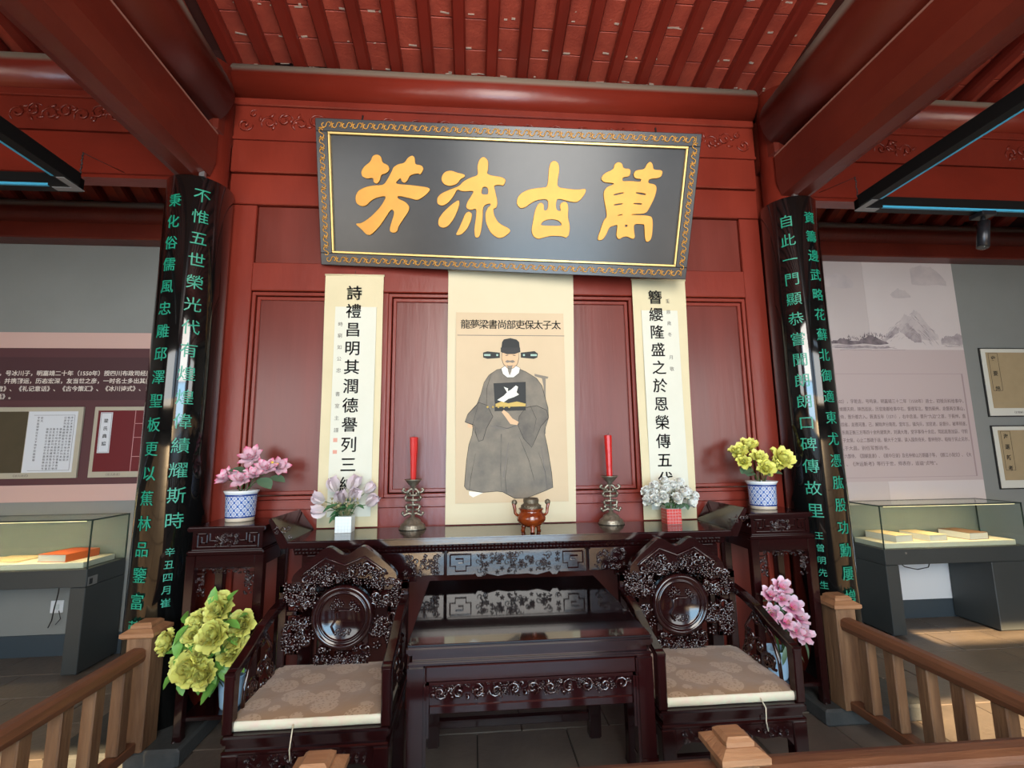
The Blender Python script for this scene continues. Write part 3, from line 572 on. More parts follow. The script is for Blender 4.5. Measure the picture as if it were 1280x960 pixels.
# ================================================================== HANGING SCROLLS
def scroll(label, xt0, xt1, xb0, xb1, zt, zb, m):
    t = thing('hanging_scroll', label, 'scroll', ((xb0+xb1)/2, -.03, zb), 0)
    c = (xb0+xb1)/2
    g = G(); n = 16; w = .0016
    rows = []
    for i in range(n+1):
        u = i/n; z = (zt-zb)*u; a = xb0+(xt0-xb0)*u-c; b = xb1+(xt1-xb1)*u-c
        y = -.004*sin(u*9)-.004*(1-u)
        rows.append((a, b, y, z))
    for (a, b, y, z), (a2, b2, y2, z2) in zip(rows, rows[1:]):
        for s in (0, 1):
            yy = y+w*s; yy2 = y2+w*s
            v = [g.bm.verts.new(p) for p in ((a, yy, z), (b, yy, z), (b2, yy2, z2), (a2, yy2, z2))]; g.face(v, True)
    bmesh.ops.remove_doubles(g.bm, verts=g.bm.verts, dist=1e-5)
    obj('mounting', g, m, t)
    r = G(); r.tube([(xt0-c-.004, 0, zt-zb), (xt1-c+.004, 0, zt-zb)], .007, 8); obj('top_rod', r, m, t)
    r = G(); r.tube([(c*0+(xt0+xt1)/2-c, .0, zt-zb+.004), ((xt0+xt1)/2-c, .015, zt-zb+.04)], .0015, 5); obj('cord', r, 'iron', t)
    return t
ZT, ZB = 2.595, 1.028
sl = scroll('narrow cream calligraphy scroll left of the portrait, above the lilac tulips', -1.167, -.805, -1.153, -.803, 2.585, ZB, 'silk')
obj('paper', bx(-.118, .135, -.0105, -.0085, .06, 1.345), 'paper', sl)
vtext('inscription', '詩禮昌明其潤德譽列三紳', .098, -.005, -.0115, 2.465-ZB, 1.275-ZB, 'ink', sl, off=.0014)
vtext('small_inscription', '時窮如公忠 書室主謹', .03, -.083, -.0112, 2.26-ZB, 1.60-ZB, 'ink2', sl)
obj('red_seal', bx(-.098, -.074, -.0118, -.0105, .50, .524), 'seal', sl); obj('red_seal', bx(-.098, -.074, -.0118, -.0105, .43, .452), 'seal', sl)
sr = scroll('narrow cream calligraphy scroll right of the portrait, above the white roses', .823, 1.191, .823, 1.165, 2.590, ZB, 'silk')
obj('paper', bx(-.118, .128, -.0105, -.0085, .06, 1.345), 'paper', sr)
vtext('inscription', '簪纓隆盛之於恩榮傳五代', .098, -.02, -.0115, 2.465-ZB, 1.275-ZB, 'ink', sr, off=.0014)
vtext('small_inscription', '壬辰歲冬 月敬', .03, .066, -.0112, 2.44-ZB, 1.98-ZB, 'ink2', sr)
sc = scroll('wide cream scroll with a painted seated official in a grey robe', -.393, .427, -.403, .395, 2.628, ZB, 'silkM')
obj('painting_silk', bx(-.343+.004, .352+.004-.0, -.0105, -.0085, 1.15-ZB, 2.345-ZB), 'silkC', sc)
obj('title_panel', bx(-.334+.004, .354+.004, -.0115, -.0105, 2.193-ZB, 2.197-ZB), 'ink2', sc)
ms = []
for i, c in enumerate('龍夢梁書尚部吏保太子太'):
    for q in (-.0009, 0, .0009): ms.append(to_wall(text_mesh(c, .064, .0005, 0), -.283+.004+i*.0585+q, -.0115, 2.268-ZB-.38*.064+q*.5))
join('title_inscription', ms, 'ink', sc)
LAY = [('chair', 'hair', 0), ('shoe', 'white', 1), ('robe', 'robe', 2), ('fold1', 'robe2', 3), ('fold2', 'ink2', 3), ('fold3', 'ink2', 3), ('fold4', 'ink2', 3), ('handL', 'skin', 1), ('sleeveL', 'robe2', 3), ('sleeveR', 'robe2', 3), ('collar', 'white', 4), ('badge', 'black', 4), ('belt', 'black', 5), ('crane', 'white', 6), ('waves', 'beltg', 6), ('handR', 'skin', 6), ('face', 'skin', 5), ('moust', 'hair', 6), ('beard', 'hair', 6), ('eyes', 'ink', 6), ('eyes2', 'ink', 6), ('wingL', 'black', 3), ('wingR', 'black', 3), ('hat', 'black', 6), ('hatlow', 'ink', 7)]
NM = dict(chair='painted_chair', shoe='painted_shoe', robe='painted_robe', fold1='painted_fold', fold2='painted_fold', fold3='painted_fold', fold4='painted_fold', handL='painted_hand', handR='painted_hand', sleeveL='painted_sleeve', sleeveR='painted_sleeve', collar='painted_collar', badge='painted_badge', belt='painted_belt', crane='painted_bird', waves='painted_waves', face='painted_face', moust='painted_moustache', beard='painted_beard', eyes='painted_eye', eyes2='painted_eye', wingL='painted_hat_wing', wingR='painted_hat_wing', hat='painted_hat', hatlow='painted_hat_band')
for k, m_, lay in LAY:
    me = shape_mesh([[(x+.004, z-ZB) for x, z in PORTRAIT[k]]], .0003); to_wall(me, 0, -.0115-.0007*lay, 0)
    o = obj(NM[k], me, m_, sc)
g = G()
for k in ('robe', 'sleeveL', 'sleeveR', 'face', 'collar'):
    p = [(x+.004, -.0118-.0007*dict(robe=2, sleeveL=3, sleeveR=3, face=5, collar=4)[k], z-ZB) for x, z in PORTRAIT[k]]; g.tube(p+[p[0]], .0014, 4)
for pts in (((-.19, 1.80), (-.24, 1.62), (-.20, 1.52)), ((-.02, 1.42), (-.04, 1.30), (-.03, 1.20)), ((.05, 1.55), (.11, 1.40), (.14, 1.28)), ((.12, 1.75), (.16, 1.66), (.14, 1.57)), ((-.1, 1.62), (-.02, 1.60), (.06, 1.63)), ((-.22, 1.45), (-.25, 1.30), (-.26, 1.22)), ((.17, 1.45), (.21, 1.33), (.22, 1.22)), ((-.12, 1.95), (-.15, 1.85), (-.15, 1.75))):
    g.tube([(x+.004, -.0142, z-ZB) for x, z in pts], [.0005, .0013, .0005], 4)
obj('ink_outlines', g, 'ink', sc)
g = G(); px = [(-.065, 2.045), (-.03, 2.045)]
for k in ('wingL', 'wingR'):
    x = sum(p[0] for p in PORTRAIT[k])/6+.004; z = sum(p[1] for p in PORTRAIT[k])/6-ZB
    s_ = -1 if k == 'wingL' else 1; g.box(x+s_*.018-.020, x+s_*.018+.020, -.0165, -.0150, z-.006, z+.006); g.box(x-s_*.045-.006, x-s_*.045+.006, -.0165, -.0150, z-.006, z+.006)
obj('painted_hat_ornament', g, 'hatorn', sc)
g = G()
for i in range(5): g.ell((-.145+.004+.034*i, -.0165, 1.735-ZB), (.008, .001, .008))
obj('painted_belt_plaques', g, 'beltg', sc)

# ================================================================== ALTAR TABLE
TZ = 1.022
at = thing('altar_table', 'long dark rosewood altar table with upturned ends and carved apron under the scrolls', 'altar table', (0, 0, 0))
obj('table_top', bx(-1.175, 1.17, -.445, -.04, TZ-.035, TZ), 'rose', at, bevel=.006, seg=2)
for s, xb in ((-1, -1.165), (1, 1.16)):
    g = G(); x1 = xb+s*.085; g.prism([(xb, TZ-.035), (xb, TZ+.002), (x1, TZ+.118), (x1+s*.012, TZ+.112), (x1+s*.012, TZ+.10), (xb+s*.035, TZ-.035)], 'y', -.445, -.04)
    o = obj('upturned_end', g, 'rose', at, bevel=.003)
    g = G(); carve(g, min(xb, x1)+.0, max(xb, x1)+.02, TZ-.02, TZ+.09, -.447, 5, 5, .004); obj('carving', g, 'carve', o)
# cove with a small repeated relief
g = G(); g.prism([(-.43, TZ-.036), (-.41, TZ-.072), (-.08, TZ-.072), (-.06, TZ-.036)], 'x', -1.14, 1.13); cove = obj('cove_moulding', g, 'rose', at)
g = G()
for i in range(62):
    x = -1.12+i*.0362; T = Matrix.Translation((x, -.421, TZ-.054)) @ Matrix.Rotation(rad(30), 4, 'X')
    g.box(-.013, .013, -.004, .003, -.013, -.008, T); g.box(-.013, .013, -.004, .003, .008, .013, T); g.box(-.004, .004, -.004, .003, -.013, .013, T)
obj('relief_band', g, 'carve', cove)
AZ0, AZ1 = .828, .948
def apron_outline(x0, x1, sc=True):
    p = [(x0, AZ1), (x0, AZ0)]
    if sc:
        w = x1-x0
        p += [(x0+w*.19, AZ0), (x0+w*.20, AZ0+.004), (x0+w*.215, AZ0-.012), (x0+w*.25, AZ0-.012), (x0+w*.27, AZ0+.004), (x0+w*.36, AZ0-.012), (x0+w*.43, AZ0-.004), (x0+w*.5, AZ0-.006), (x0+w*.57, AZ0-.004), (x0+w*.64, AZ0-.012), (x0+w*.73, AZ0+.004), (x0+w*.75, AZ0-.012), (x0+w*.785, AZ0-.012), (x0+w*.80, AZ0+.004), (x0+w*.81, AZ0)]
    p += [(x1, AZ0), (x1, AZ1)]; return p
g = G(); g.prism(apron_outline(-.372, .362), 'y', -.415, -.39); ap = obj('apron', g, 'rose', at, bevel=.002)
g = G(); yk = -.419
def key(x0, s):
    P = [(0, 0), (0, .085), (.105, .085), (.105, .062), (.022*1, .062)]
    pts = [(x0+s*.018, AZ1-.018), (x0+s*.125, AZ1-.018), (x0+s*.125, AZ0+.045), (x0+s*.10, AZ0+.045), (x0+s*.10, AZ0+.02), (x0+s*.045, AZ0+.02), (x0+s*.045, AZ0+.045), (x0+s*.018, AZ0+.045), (x0+s*.018, AZ1-.018)]
    g.tube([(x_, -.4165, z_) for x_, z_ in pts], .0042, 6, smooth=False)
    pts = [(x0+s*.045, AZ1-.04), (x0+s*.085, AZ1-.04), (x0+s*.085, AZ0+.06), (x0+s*.06, AZ0+.06)]
    g.tube([(x_, -.4165, z_) for x_, z_ in pts], .0042, 6, smooth=False)
key(-.372, 1); key(.362, -1)
fret(g, [(-.366, AZ0+.005), (-.366, AZ1-.005), (.356, AZ1-.005), (.356, AZ0+.005)], .006, -.422, -.41)
obj('key_fret', g, 'rose', ap)
g = G(); carve(g, -.22, .21, AZ0+.008, AZ1-.018, -.4155, 11, 84, .0032); obj('carving', g, 'rose', ap)
for s, xa, xb in ((-1, -.385, -1.10), (1, .375, 1.09)):
    g = G(); xi = xa+s*.02
    def bb(p, q, z0, z1): g.box(min(p, q), max(p, q), -.415, -.39, z0, z1)
    bb(xa, xb, AZ0+.002, AZ1); bb(xa+s*.14, xb, AZ0-.026, AZ0+.001); bb(xa+s*.19, xa+s*.225, .60, AZ0-.027); bb(xa+s*.226, xb, AZ0-.055, AZ0-.027); bb(xa+s*.33, xb, AZ0-.10, AZ0-.056); bb(xb-s*.06, xb, .03, AZ0-.101)
    pn = obj('apron', g, 'rose', at, bevel=.002)
    g = G()
    fret(g, [(xa+s*.006, AZ0+.008), (xa+s*.006, AZ1-.006), (xb-s*.03, AZ1-.006)], .006, -.421, -.41)
    fret(g, [(xa+s*.25, AZ0+.03), (xa+s*.25, AZ0+.075), (xa+s*.33, AZ0+.075), (xa+s*.33, AZ0+.02), (xa+s*.21, AZ0+.02), (xa+s*.21, AZ0-.02)], .006, -.421, -.41)
    fret(g, [(xa+s*.19, AZ0-.03), (xa+s*.30, AZ0-.03), (xa+s*.30, AZ0-.09), (xa+s*.42, AZ0-.09)], .006, -.421, -.41)
    obj('key_fret', g, 'rose', pn)
    g = G(); a, b = sorted((xa+s*.03, xa+s*.20)); carve(g, a, b, AZ0+.012, AZ1-.014, -.418, 21+s, 36, .005)
    a, b = sorted((xa+s*.36, xb-s*.08)); carve(g, a, b, AZ0-.07, AZ1-.02, -.418, 31+s, 40, .006); obj('carving', g, 'carve', pn)
    for y0, y1 in ((-.385, -.35), (-.12, -.07)):
        xx = sorted((xb-s*.06, xb)); obj('leg', bx(xx[0], xx[1], y0, y1, .0, TZ-.04), 'roseT', at, bevel=.004)
    xx = sorted((xb-s*.045, xb-s*.015)); obj('side_stretcher', bx(xx[0], xx[1], -.35, -.12, .12, .16), 'rose', at, bevel=.003)

# ================================================================== SQUARE TABLE
sq = thing('square_table', 'dark rosewood square table with glass top, carved frieze, between the two armchairs', 'table', (-.024, -.755, 0))
HW, HY = .447, .435; SZ = .782
obj('table_top', bx(-HW, HW, -HY, HY, SZ-.036, SZ-.008), 'rose', sq, bevel=.007, seg=2)
obj('glass_sheet', bx(-HW+.004, HW-.004, -HY+.004, HY-.004, SZ-.007, SZ), 'tableglass', sq, bevel=.0015, label='dark glass sheet on the table top')
obj('waist', bx(-HW+.02, HW-.02, -HY+.02, HY-.02, SZ-.058, SZ-.037), 'rose', sq)
obj('waist_moulding', bx(-HW+.004, HW-.004, -HY+.004, HY-.004, SZ-.072, SZ-.0585), 'rose', sq, bevel=.005, seg=2)
for sx in (-1, 1):
    for sy in (-1, 1):
        x = sorted((sx*HW-sx*.004, sx*(HW-.066))); y = sorted((sy*HY-sy*.004, sy*(HY-.066)))
        g = bx(x[0], x[1], y[0], y[1], .0, SZ-.073)
        lg = obj('leg', g, 'roseT', sq, bevel=.006, seg=2)
        if sy < 0:
            xi = sx*(HW-.072); obj('edge_bead', bx(min(xi, xi+sx*.008), max(xi, xi+sx*.008), -HY, -HY+.02, .02, SZ-.135), 'rose', lg)
            obj('joint_band', bx(x[0]-.002, x[1]+.002, y[0]-.002, y[1]+.002, .362, .370), 'carve', lg)
for (a, b, c, d, ax) in ((-HW+.07, HW-.07, -HY+.004, -HY+.045, 'f'), (-HW+.07, HW-.07, HY-.045, HY-.004, 'b'), (-HW+.004, -HW+.045, -HY+.07, HY-.07, 'l'), (HW-.045, HW-.004, -HY+.07, HY-.07, 'r')):
    rl = obj('rail', bx(a, b, c, d, SZ-.125, SZ-.0735), 'rose', sq, bevel=.003)
    if ax in 'fb':
        yy = c+.006 if ax == 'f' else d-.02
        p = obj('carved_frieze', bx(a, b, yy+.008, yy+.02, SZ-.205, SZ-.1255), 'rose', sq)
        if ax == 'f':
            g = G(); carve(g, a+.02, b-.02, SZ-.185, SZ-.135, yy+.004, 44, 90, .0065)
            for i in range(11):
                x = a+.05+(b-a-.1)*i/10; g.spiral((x, yy+.002, SZ-.162), .026, 1.2, .006, i, 1 if i % 2 else -1)
            obj('carving', g, 'carve', p)
            g = G(); fret(g, [(a+.006, SZ-.30), (a+.006, SZ-.131), (b-.006, SZ-.131), (b-.006, SZ-.30)], .01, yy-.004, yy+.01); obj('inner_bead', g, 'rose', p)
            obj('lower_strip', bx(a+.01, b-.01, yy+.004, yy+.02, SZ-.235, SZ-.2055), 'rose', sq, bevel=.004)
obj('foot_rail', bx(-HW+.06, HW-.06, HY-.05, HY-.02, .08, .12), 'rose', sq, bevel=.003)

# ================================================================== ARMCHAIRS
def armchair(cx, cy, side, label):
    t = thing('armchair', label, 'armchair', (cx, cy, 0), 0, 'carved rosewood armchairs beside the square table')
    w, d = .30, .255; sz = .452
    obj('seat', bx(-w, w, -d, d, sz-.032, sz), 'rose', t, bevel=.008, seg=2)
    obj('seat_waist', bx(-w+.015, w-.015, -d+.015, d-.015, sz-.05, sz-.0325), 'rose', t)
    obj('seat_moulding', bx(-w+.003, w-.003, -d+.003, d-.003, sz-.066, sz-.0505), 'rose', t, bevel=.005)
    for sx in (-1, 1):
        for sy in (-1, 1):
            x = sx*(w-.033); y = sy*(d-.033); g = G()
            pr = [(.0, .030), (.10, .024), (.3, .027), (sz-.0665, .029)]
            g.prism([(x-.029, sz-.0665), (x-.029, .36), (x-.025, .12), (x-.027-sx*.0, .03), (x-.031, 0), (x+.031, 0), (x+.027, .03), (x+.025, .12), (x+.029, .36), (x+.029, sz-.0665)], 'y', y-.028, y+.028)
            lg = obj('leg', g, 'roseT', t, bevel=.004)
            if sy < 0:
                g = G(); carve(g, x-.02, x+.02, .005, .05, y-.03, 3, 5, .005); g.spiral((x, y-.03, .12), .014, 1, .004); obj('claw_carving', g, 'carve', lg)
    g = G(); out = [(-w+.062, sz-.067), (-w+.062, .30), (-w+.085, .325), (-w+.12, .335), (-.12, .33), (-.07, .345), (0, .325), (.07, .345), (.12, .33), (w-.12, .335), (w-.085, .325), (w-.062, .30), (w-.062, sz-.067)]
    g.prism(out, 'y', -d+.012, -d+.03); ap = obj('apron', g, 'rose', t)
    g = G(); carve(g, -w+.09, w-.09, .338, .375, -d+.008, 61, 50, .0055); obj('carving', g, 'carve', ap)
    for sx in (-1, 1): obj('side_apron', bx(sx*(w-.02)-.008, sx*(w-.02)+.008, -d+.06, d-.06, .33, sz-.067), 'rose', t)
    obj('stretcher', bx(-w+.06, w-.06, -.012, .012, .12, .15), 'rose', t, bevel=.003)
    # arms: a flat upright front post, a sloping arm rail, a carved bracket beneath
    for sx in (-1, 1):
        nm = 'arm'; x = sx*(w-.018)
        g = G(); g.prism([(-d+.008, sz), (-d+.004, .655), (-d+.03, .672), (-d+.052, .655), (-d+.05, sz)], 'x', x-.018, x+.018); ar = obj('arm', g, 'roseT', t, bevel=.004)
        g = G(); g.prism([(-d+.008, .632), (-d+.004, .660), (-.10, .705), (.0, .745), (.12, .775), (d-.02, .790), (d-.02, .755), (.12, .742), (.0, .71), (-.10, .672)], 'x', x-.020, x+.020); obj('arm_rail', g, 'rose', ar, bevel=.004)
        g = G(); rnd = random.Random(9)
        for k in range(12):
            yy = rnd.uniform(-.10, .16); zz = rnd.uniform(sz+.03, .66+.35*(yy+.1)); a = rnd.uniform(0, 6)
            T = Matrix.Translation((x, yy, zz)) @ Matrix.Rotation(rad(90), 4, 'Z')
            pts = [T @ V((.035*(1-.7*i/9)*cos(a+i*.75), 0, .035*(1-.7*i/9)*sin(a+i*.75))) for i in range(10)]; g.tube(pts, .0065, 5)
            g.ell((x, yy, zz), (.010, .022, .012), Matrix.Rotation(a, 3, 'X'))
        g.tube([(x, -.13, sz+.005), (x, -.12, .56), (x, -.08, .64), (x, .0, .69)], .008, 6); g.tube([(x, .18, sz+.005), (x, .10, .52), (x, .12, .62), (x, .05, .70)], .008, 6)
        obj('carved_bracket', g, 'carve', ar)
    # back
    yb = d-.02
    bk = obj('backrest_frame', (lambda g: (fret(g, [(-w+.02, sz+.02), (-w+.02, .83), (-w+.10, .83)], .036, yb-.016, yb+.016), fret(g, [(w-.02, sz+.02), (w-.02, .83), (w-.10, .83)], .036, yb-.016, yb+.016), fret(g, [(-w+.02, .72), (-w+.09, .72), (-w+.09, .55), (-w+.03, .55)], .022, yb-.01, yb+.01), fret(g, [(w-.02, .72), (w-.09, .72), (w-.09, .55), (w-.03, .55)], .022, yb-.01, yb+.01), fret(g, [(-w+.02, sz+.012), (w-.02, sz+.012)], .024, yb-.012, yb+.012), fret(g, [(-.10, sz+.01), (-.10, .60)], .03, yb-.008, yb+.008), fret(g, [(.10, sz+.01), (.10, .60)], .03, yb-.008, yb+.008), g)[-1])(G()), 'roseT', t, bevel=.003)
    crest = [(-.245, .868), (-.235, .900), (-.105, 1.008), (-.082, 1.018), (-.055, 1.008), (-.02, .982), (.0, .978), (.02, .982), (.055, 1.008), (.082, 1.018), (.105, 1.008), (.235, .900), (.245, .868), (.24, .838), (.15, .845), (.12, .87), (-.12, .87), (-.15, .845), (-.24, .838)]
    g = G(); g.prism(chaikin(crest, 2), 'y', yb-.022, yb+.022); cr = obj('crest_rail', g, 'rose', t, bevel=.007, seg=2)
    def inside(x, z): ax = abs(x); return z < (.945-.5*abs(ax-.09) if ax > .09 else .915+.3*ax)
    g = G(); carve(g, -.19, .19, .852, .958, yb-.030, 71, 64, .008, inside)
    g.tube([(x, yb-.026, z) for x, z in ((-.20, .885), (-.185, .90), (-.09, .968), (-.06, .955), (0, .932), (.06, .955), (.09, .968), (.185, .90), (.20, .885))], .0055, 6); obj('crest_carving', g, 'carve', cr)
    # medallion
    mz = .703; Tm = Matrix.Translation((0, yb-.018, mz)) @ Matrix.Rotation(pi/2, 4, 'X')
    g = G(); g.lathe([(0, .012), (.098, .012), (.104, .017), (.108, .024), (.112, .017), (.116, .015), (.122, .028), (.134, .030), (.142, .020), (.142, -.02), (0, -.02)], seg=56)
    for v in g.bm.verts: v.co = Tm @ v.co
    md = obj('medallion', g, 'rose', t)
    g = G(); rnd = random.Random(5); yy = yb-.034
    g.tube([(-.035, yy, mz-.07), (-.05, yy, mz-.04), (-.03, yy, mz-.01), (-.035, yy, mz+.02), (-.01, yy, mz+.03), (.03, yy, mz+.028), (.055, yy, mz+.04)], [.006, .006, .0055, .006, .005, .004, .003], 6)
    g.tube([(-.035, yy, mz+.02), (-.025, yy, mz+.05), (-.03, yy, mz+.07)], [.005, .004, .003], 6)
    for cx_, cz_ in ((-.03, .07), (-.045, .045), (-.01, .055), (.05, .045), (.065, .03), (.04, .055)):
        for k in range(6): a = k*pi/3; g.ell((cx_+.010*cos(a), yy, mz+cz_+.010*sin(a)), (.0065, .004, .0045), Matrix.Rotation(-a, 3, 'Y'))
    for k in range(16): g.ell((rnd.uniform(-.035, .035), yy, mz+rnd.uniform(-.08, -.055)), (.009, .004, .005), Matrix.Rotation(rnd.uniform(0, 3), 3, 'Y'))
    obj('plum_tree_relief', g, 'carve', md)
    # carved clumps around the medallion
    for i, (x0, x1, z0, z1, n) in enumerate(((-.265, -.125, .735, .85, 44), (-.265, -.135, .56, .70, 44), (.125, .265, .735, .85, 44), (.135, .265, .56, .70, 44), (-.12, .12, .475, .565, 56))):
        g = G(); carve(g, x0, x1, z0, z1, yb-.020, 80+i, n, .009)
        g.tube([((x0+x1)/2-.04, yb-.004, (z0+z1)/2), ((x0+x1)/2, yb-.004, (z0+z1)/2), ((x0+x1)/2+.04, yb-.004, (z0+z1)/2)], .03, 8, sq=.4)
        obj('carved_clump', g, 'carve', bk)
    return t
armchair(-.842, -.80, -1, 'carved rosewood armchair left of the square table, in front of the yellow bouquet')
armchair(.783, -.805, 1, 'carved rosewood armchair right of the square table, beside the pink lilies')
def cushion(cx, cy, label, seed):
    t = thing('seat_cushion', label, 'cushion', (cx, cy, .4525), 0, 'brocade seat cushions')
    rnd = random.Random(seed); nx, ny = 18, 16; hw, hd = .282, .232; th = .046
    g = G(); top = []
    for j in range(ny+1):
        row = []
        for i in range(nx+1):
            u = i/nx*2-1; v = j/ny*2-1; e = (1-abs(u)**10)*(1-abs(v)**10)
            x = u*hw; y = v*hd
            if v > .75 and abs(u) > .8: x *= .985
            z = th-.010+.010*e+.0022*sin(u*7+seed)*cos(v*6)+rnd.uniform(-.0006, .0006)
            row.append(g.bm.verts.new((x, y, z)))
        top.append(row)
    for j in range(ny):
        for i in range(nx): g.face([top[j][i], top[j][i+1], top[j+1][i+1], top[j+1][i]], True)
    obj('cover_top', g, 'brocade', t)
    g = G(); ring = [(u/nx*2-1, -1) for u in range(nx+1)]+[(1, v/ny*2-1) for v in range(1, ny+1)]+[(1-u/nx*2, 1) for u in range(1, nx+1)]+[(-1, 1-v/ny*2) for v in range(1, ny)]
    prev = None; rows = []
    for z, o in ((.0, -.004), (.006, .003), (.02, .006), (.032, .004), (th-.0095, -.001)):
        rows.append([g.bm.verts.new((u*(hw+o), v*(hd+o), z+(.0015*sin(9*u+5*v) if 0 < z < .034 else 0))) for u, v in ring])
    n = len(ring)
    for a, b in zip(rows, rows[1:]):
        for k in range(n): g.face([a[k], a[(k+1) % n], b[(k+1) % n], b[k]], True)
    g.face(rows[0][::-1]); obj('cover_side', g, 'brocedge', t, label='pale brocade side band')
    g = G(); sx = -.05 if cx < 0 else .12
    g.tube([(sx, -hd-.006, .02), (sx+.004, -hd-.032, -.004), (sx, -hd-.034, -.05), (sx+.004, -hd-.036, -.085)], .0025, 5); obj('tie_ribbon', g, 'brocedge', t)
    return t
cushion(-.845, -.795, 'pale gold brocade cushion on the left armchair, crossed by a shadow', 1)
cushion(.783, -.80, 'pale gold brocade cushion on the right armchair', 4)

# ================================================================== FLOWER STANDS
def flower_stand(cx, label):
    t = thing('flower_stand', label, 'flower stand', (cx, -.185, 0), 0, 'tall rosewood flower stands at the altar table ends')
    h = 1.094; w = .195
    obj('stand_top', bx(-w, w, -.18, .165, h-.026, h), 'rose', t, bevel=.006, seg=2)
    ws = obj('waist', bx(-w+.022, w-.022, -.16, .15, h-.118, h-.0265), 'rose', t)
    g = G(); x0, x1, z0, z1 = -w+.045, w-.045, h-.105, h-.04; yk0, yk1 = -.166, -.158
    fret(g, [(x0, z0), (x0, z1), (x0+.045, z1), (x0+.045, z0+.02), (x0+.02, z0+.02), (x0+.02, z1-.018)], .006, yk0, yk1); fret(g, [(x1, z0), (x1, z1), (x1-.045, z1), (x1-.045, z0+.02), (x1-.02, z0+.02), (x1-.02, z1-.018)], .006, yk0, yk1)
    fret(g, [(x0, z0), (x1, z0)], .005, yk0, yk1); fret(g, [(x0+.06, z1), (x0+.06, z0+.03), (x0+.085, z0+.03)], .005, yk0, yk1); fret(g, [(x1-.06, z1), (x1-.06, z0+.03), (x1-.085, z0+.03)], .005, yk0, yk1)
    carve(g, -.055, .055, z0+.006, z1, -.163, 3, 34, .005); obj('waist_fret', g, 'carve', ws)
    obj('waist_moulding', bx(-w+.004, w-.004, -.178, .163, h-.142, h-.1185), 'rose', t, bevel=.007, seg=2)
    for sx in (-1, 1):
        for sy in (-1, 1):
            x = sx*(w-.027); y = -.155 if sy < 0 else .14; g = G()
            g.prism([(x-.023, h-.143), (x-.021, .5), (x-.019, .12), (x-.024, .03), (x-.03, 0), (x+.03, 0), (x+.024, .03), (x+.019, .12), (x+.021, .5), (x+.023, h-.143)], 'y', y-.02, y+.02)
            lg = obj('leg', g, 'roseT', t, bevel=.003)
            if sy < 0: g = G(); carve(g, x-.022, x+.022, .0, .09, y-.022, 8, 6, .006); obj('claw_carving', g, 'carve', lg)
    obj('top_rail', bx(-w+.05, w-.05, -.172, -.140, h-.205, h-.143), 'rose', t, bevel=.003)
    for x, y0, y1 in ((-w+.02, -.13, .12), (w-.034, -.13, .12)): obj('side_rail', bx(x, x+.014, y0, y1, h-.205, h-.143), 'rose', t)
    g = G(); carve(g, -w+.075, w-.075, h-.235, h-.208, -.160, 15, 50, .005); g.box(-w+.05, w-.05, -.158, -.15, h-.215, h-.2055); obj('carved_apron', g, 'carve', t)
    for sx in (-1, 1):
        g = G(); a, b = sorted((sx*(w-.055), sx*(w-.095))); carve(g, a, b, h-.34, h-.245, -.158, 16+sx, 30, .0055); g.box(a, b, -.158, -.152, h-.24, h-.232); obj('corner_bracket', g, 'carve', t)
    obj('shelf', bx(-w+.03, w-.03, -.155, .15, .165, .187), 'rose', t, bevel=.004)
    return t
flower_stand(-1.50, 'tall carved rosewood flower stand at the left end of the altar table')
flower_stand(1.505, 'tall carved rosewood flower stand at the right end of the altar table')

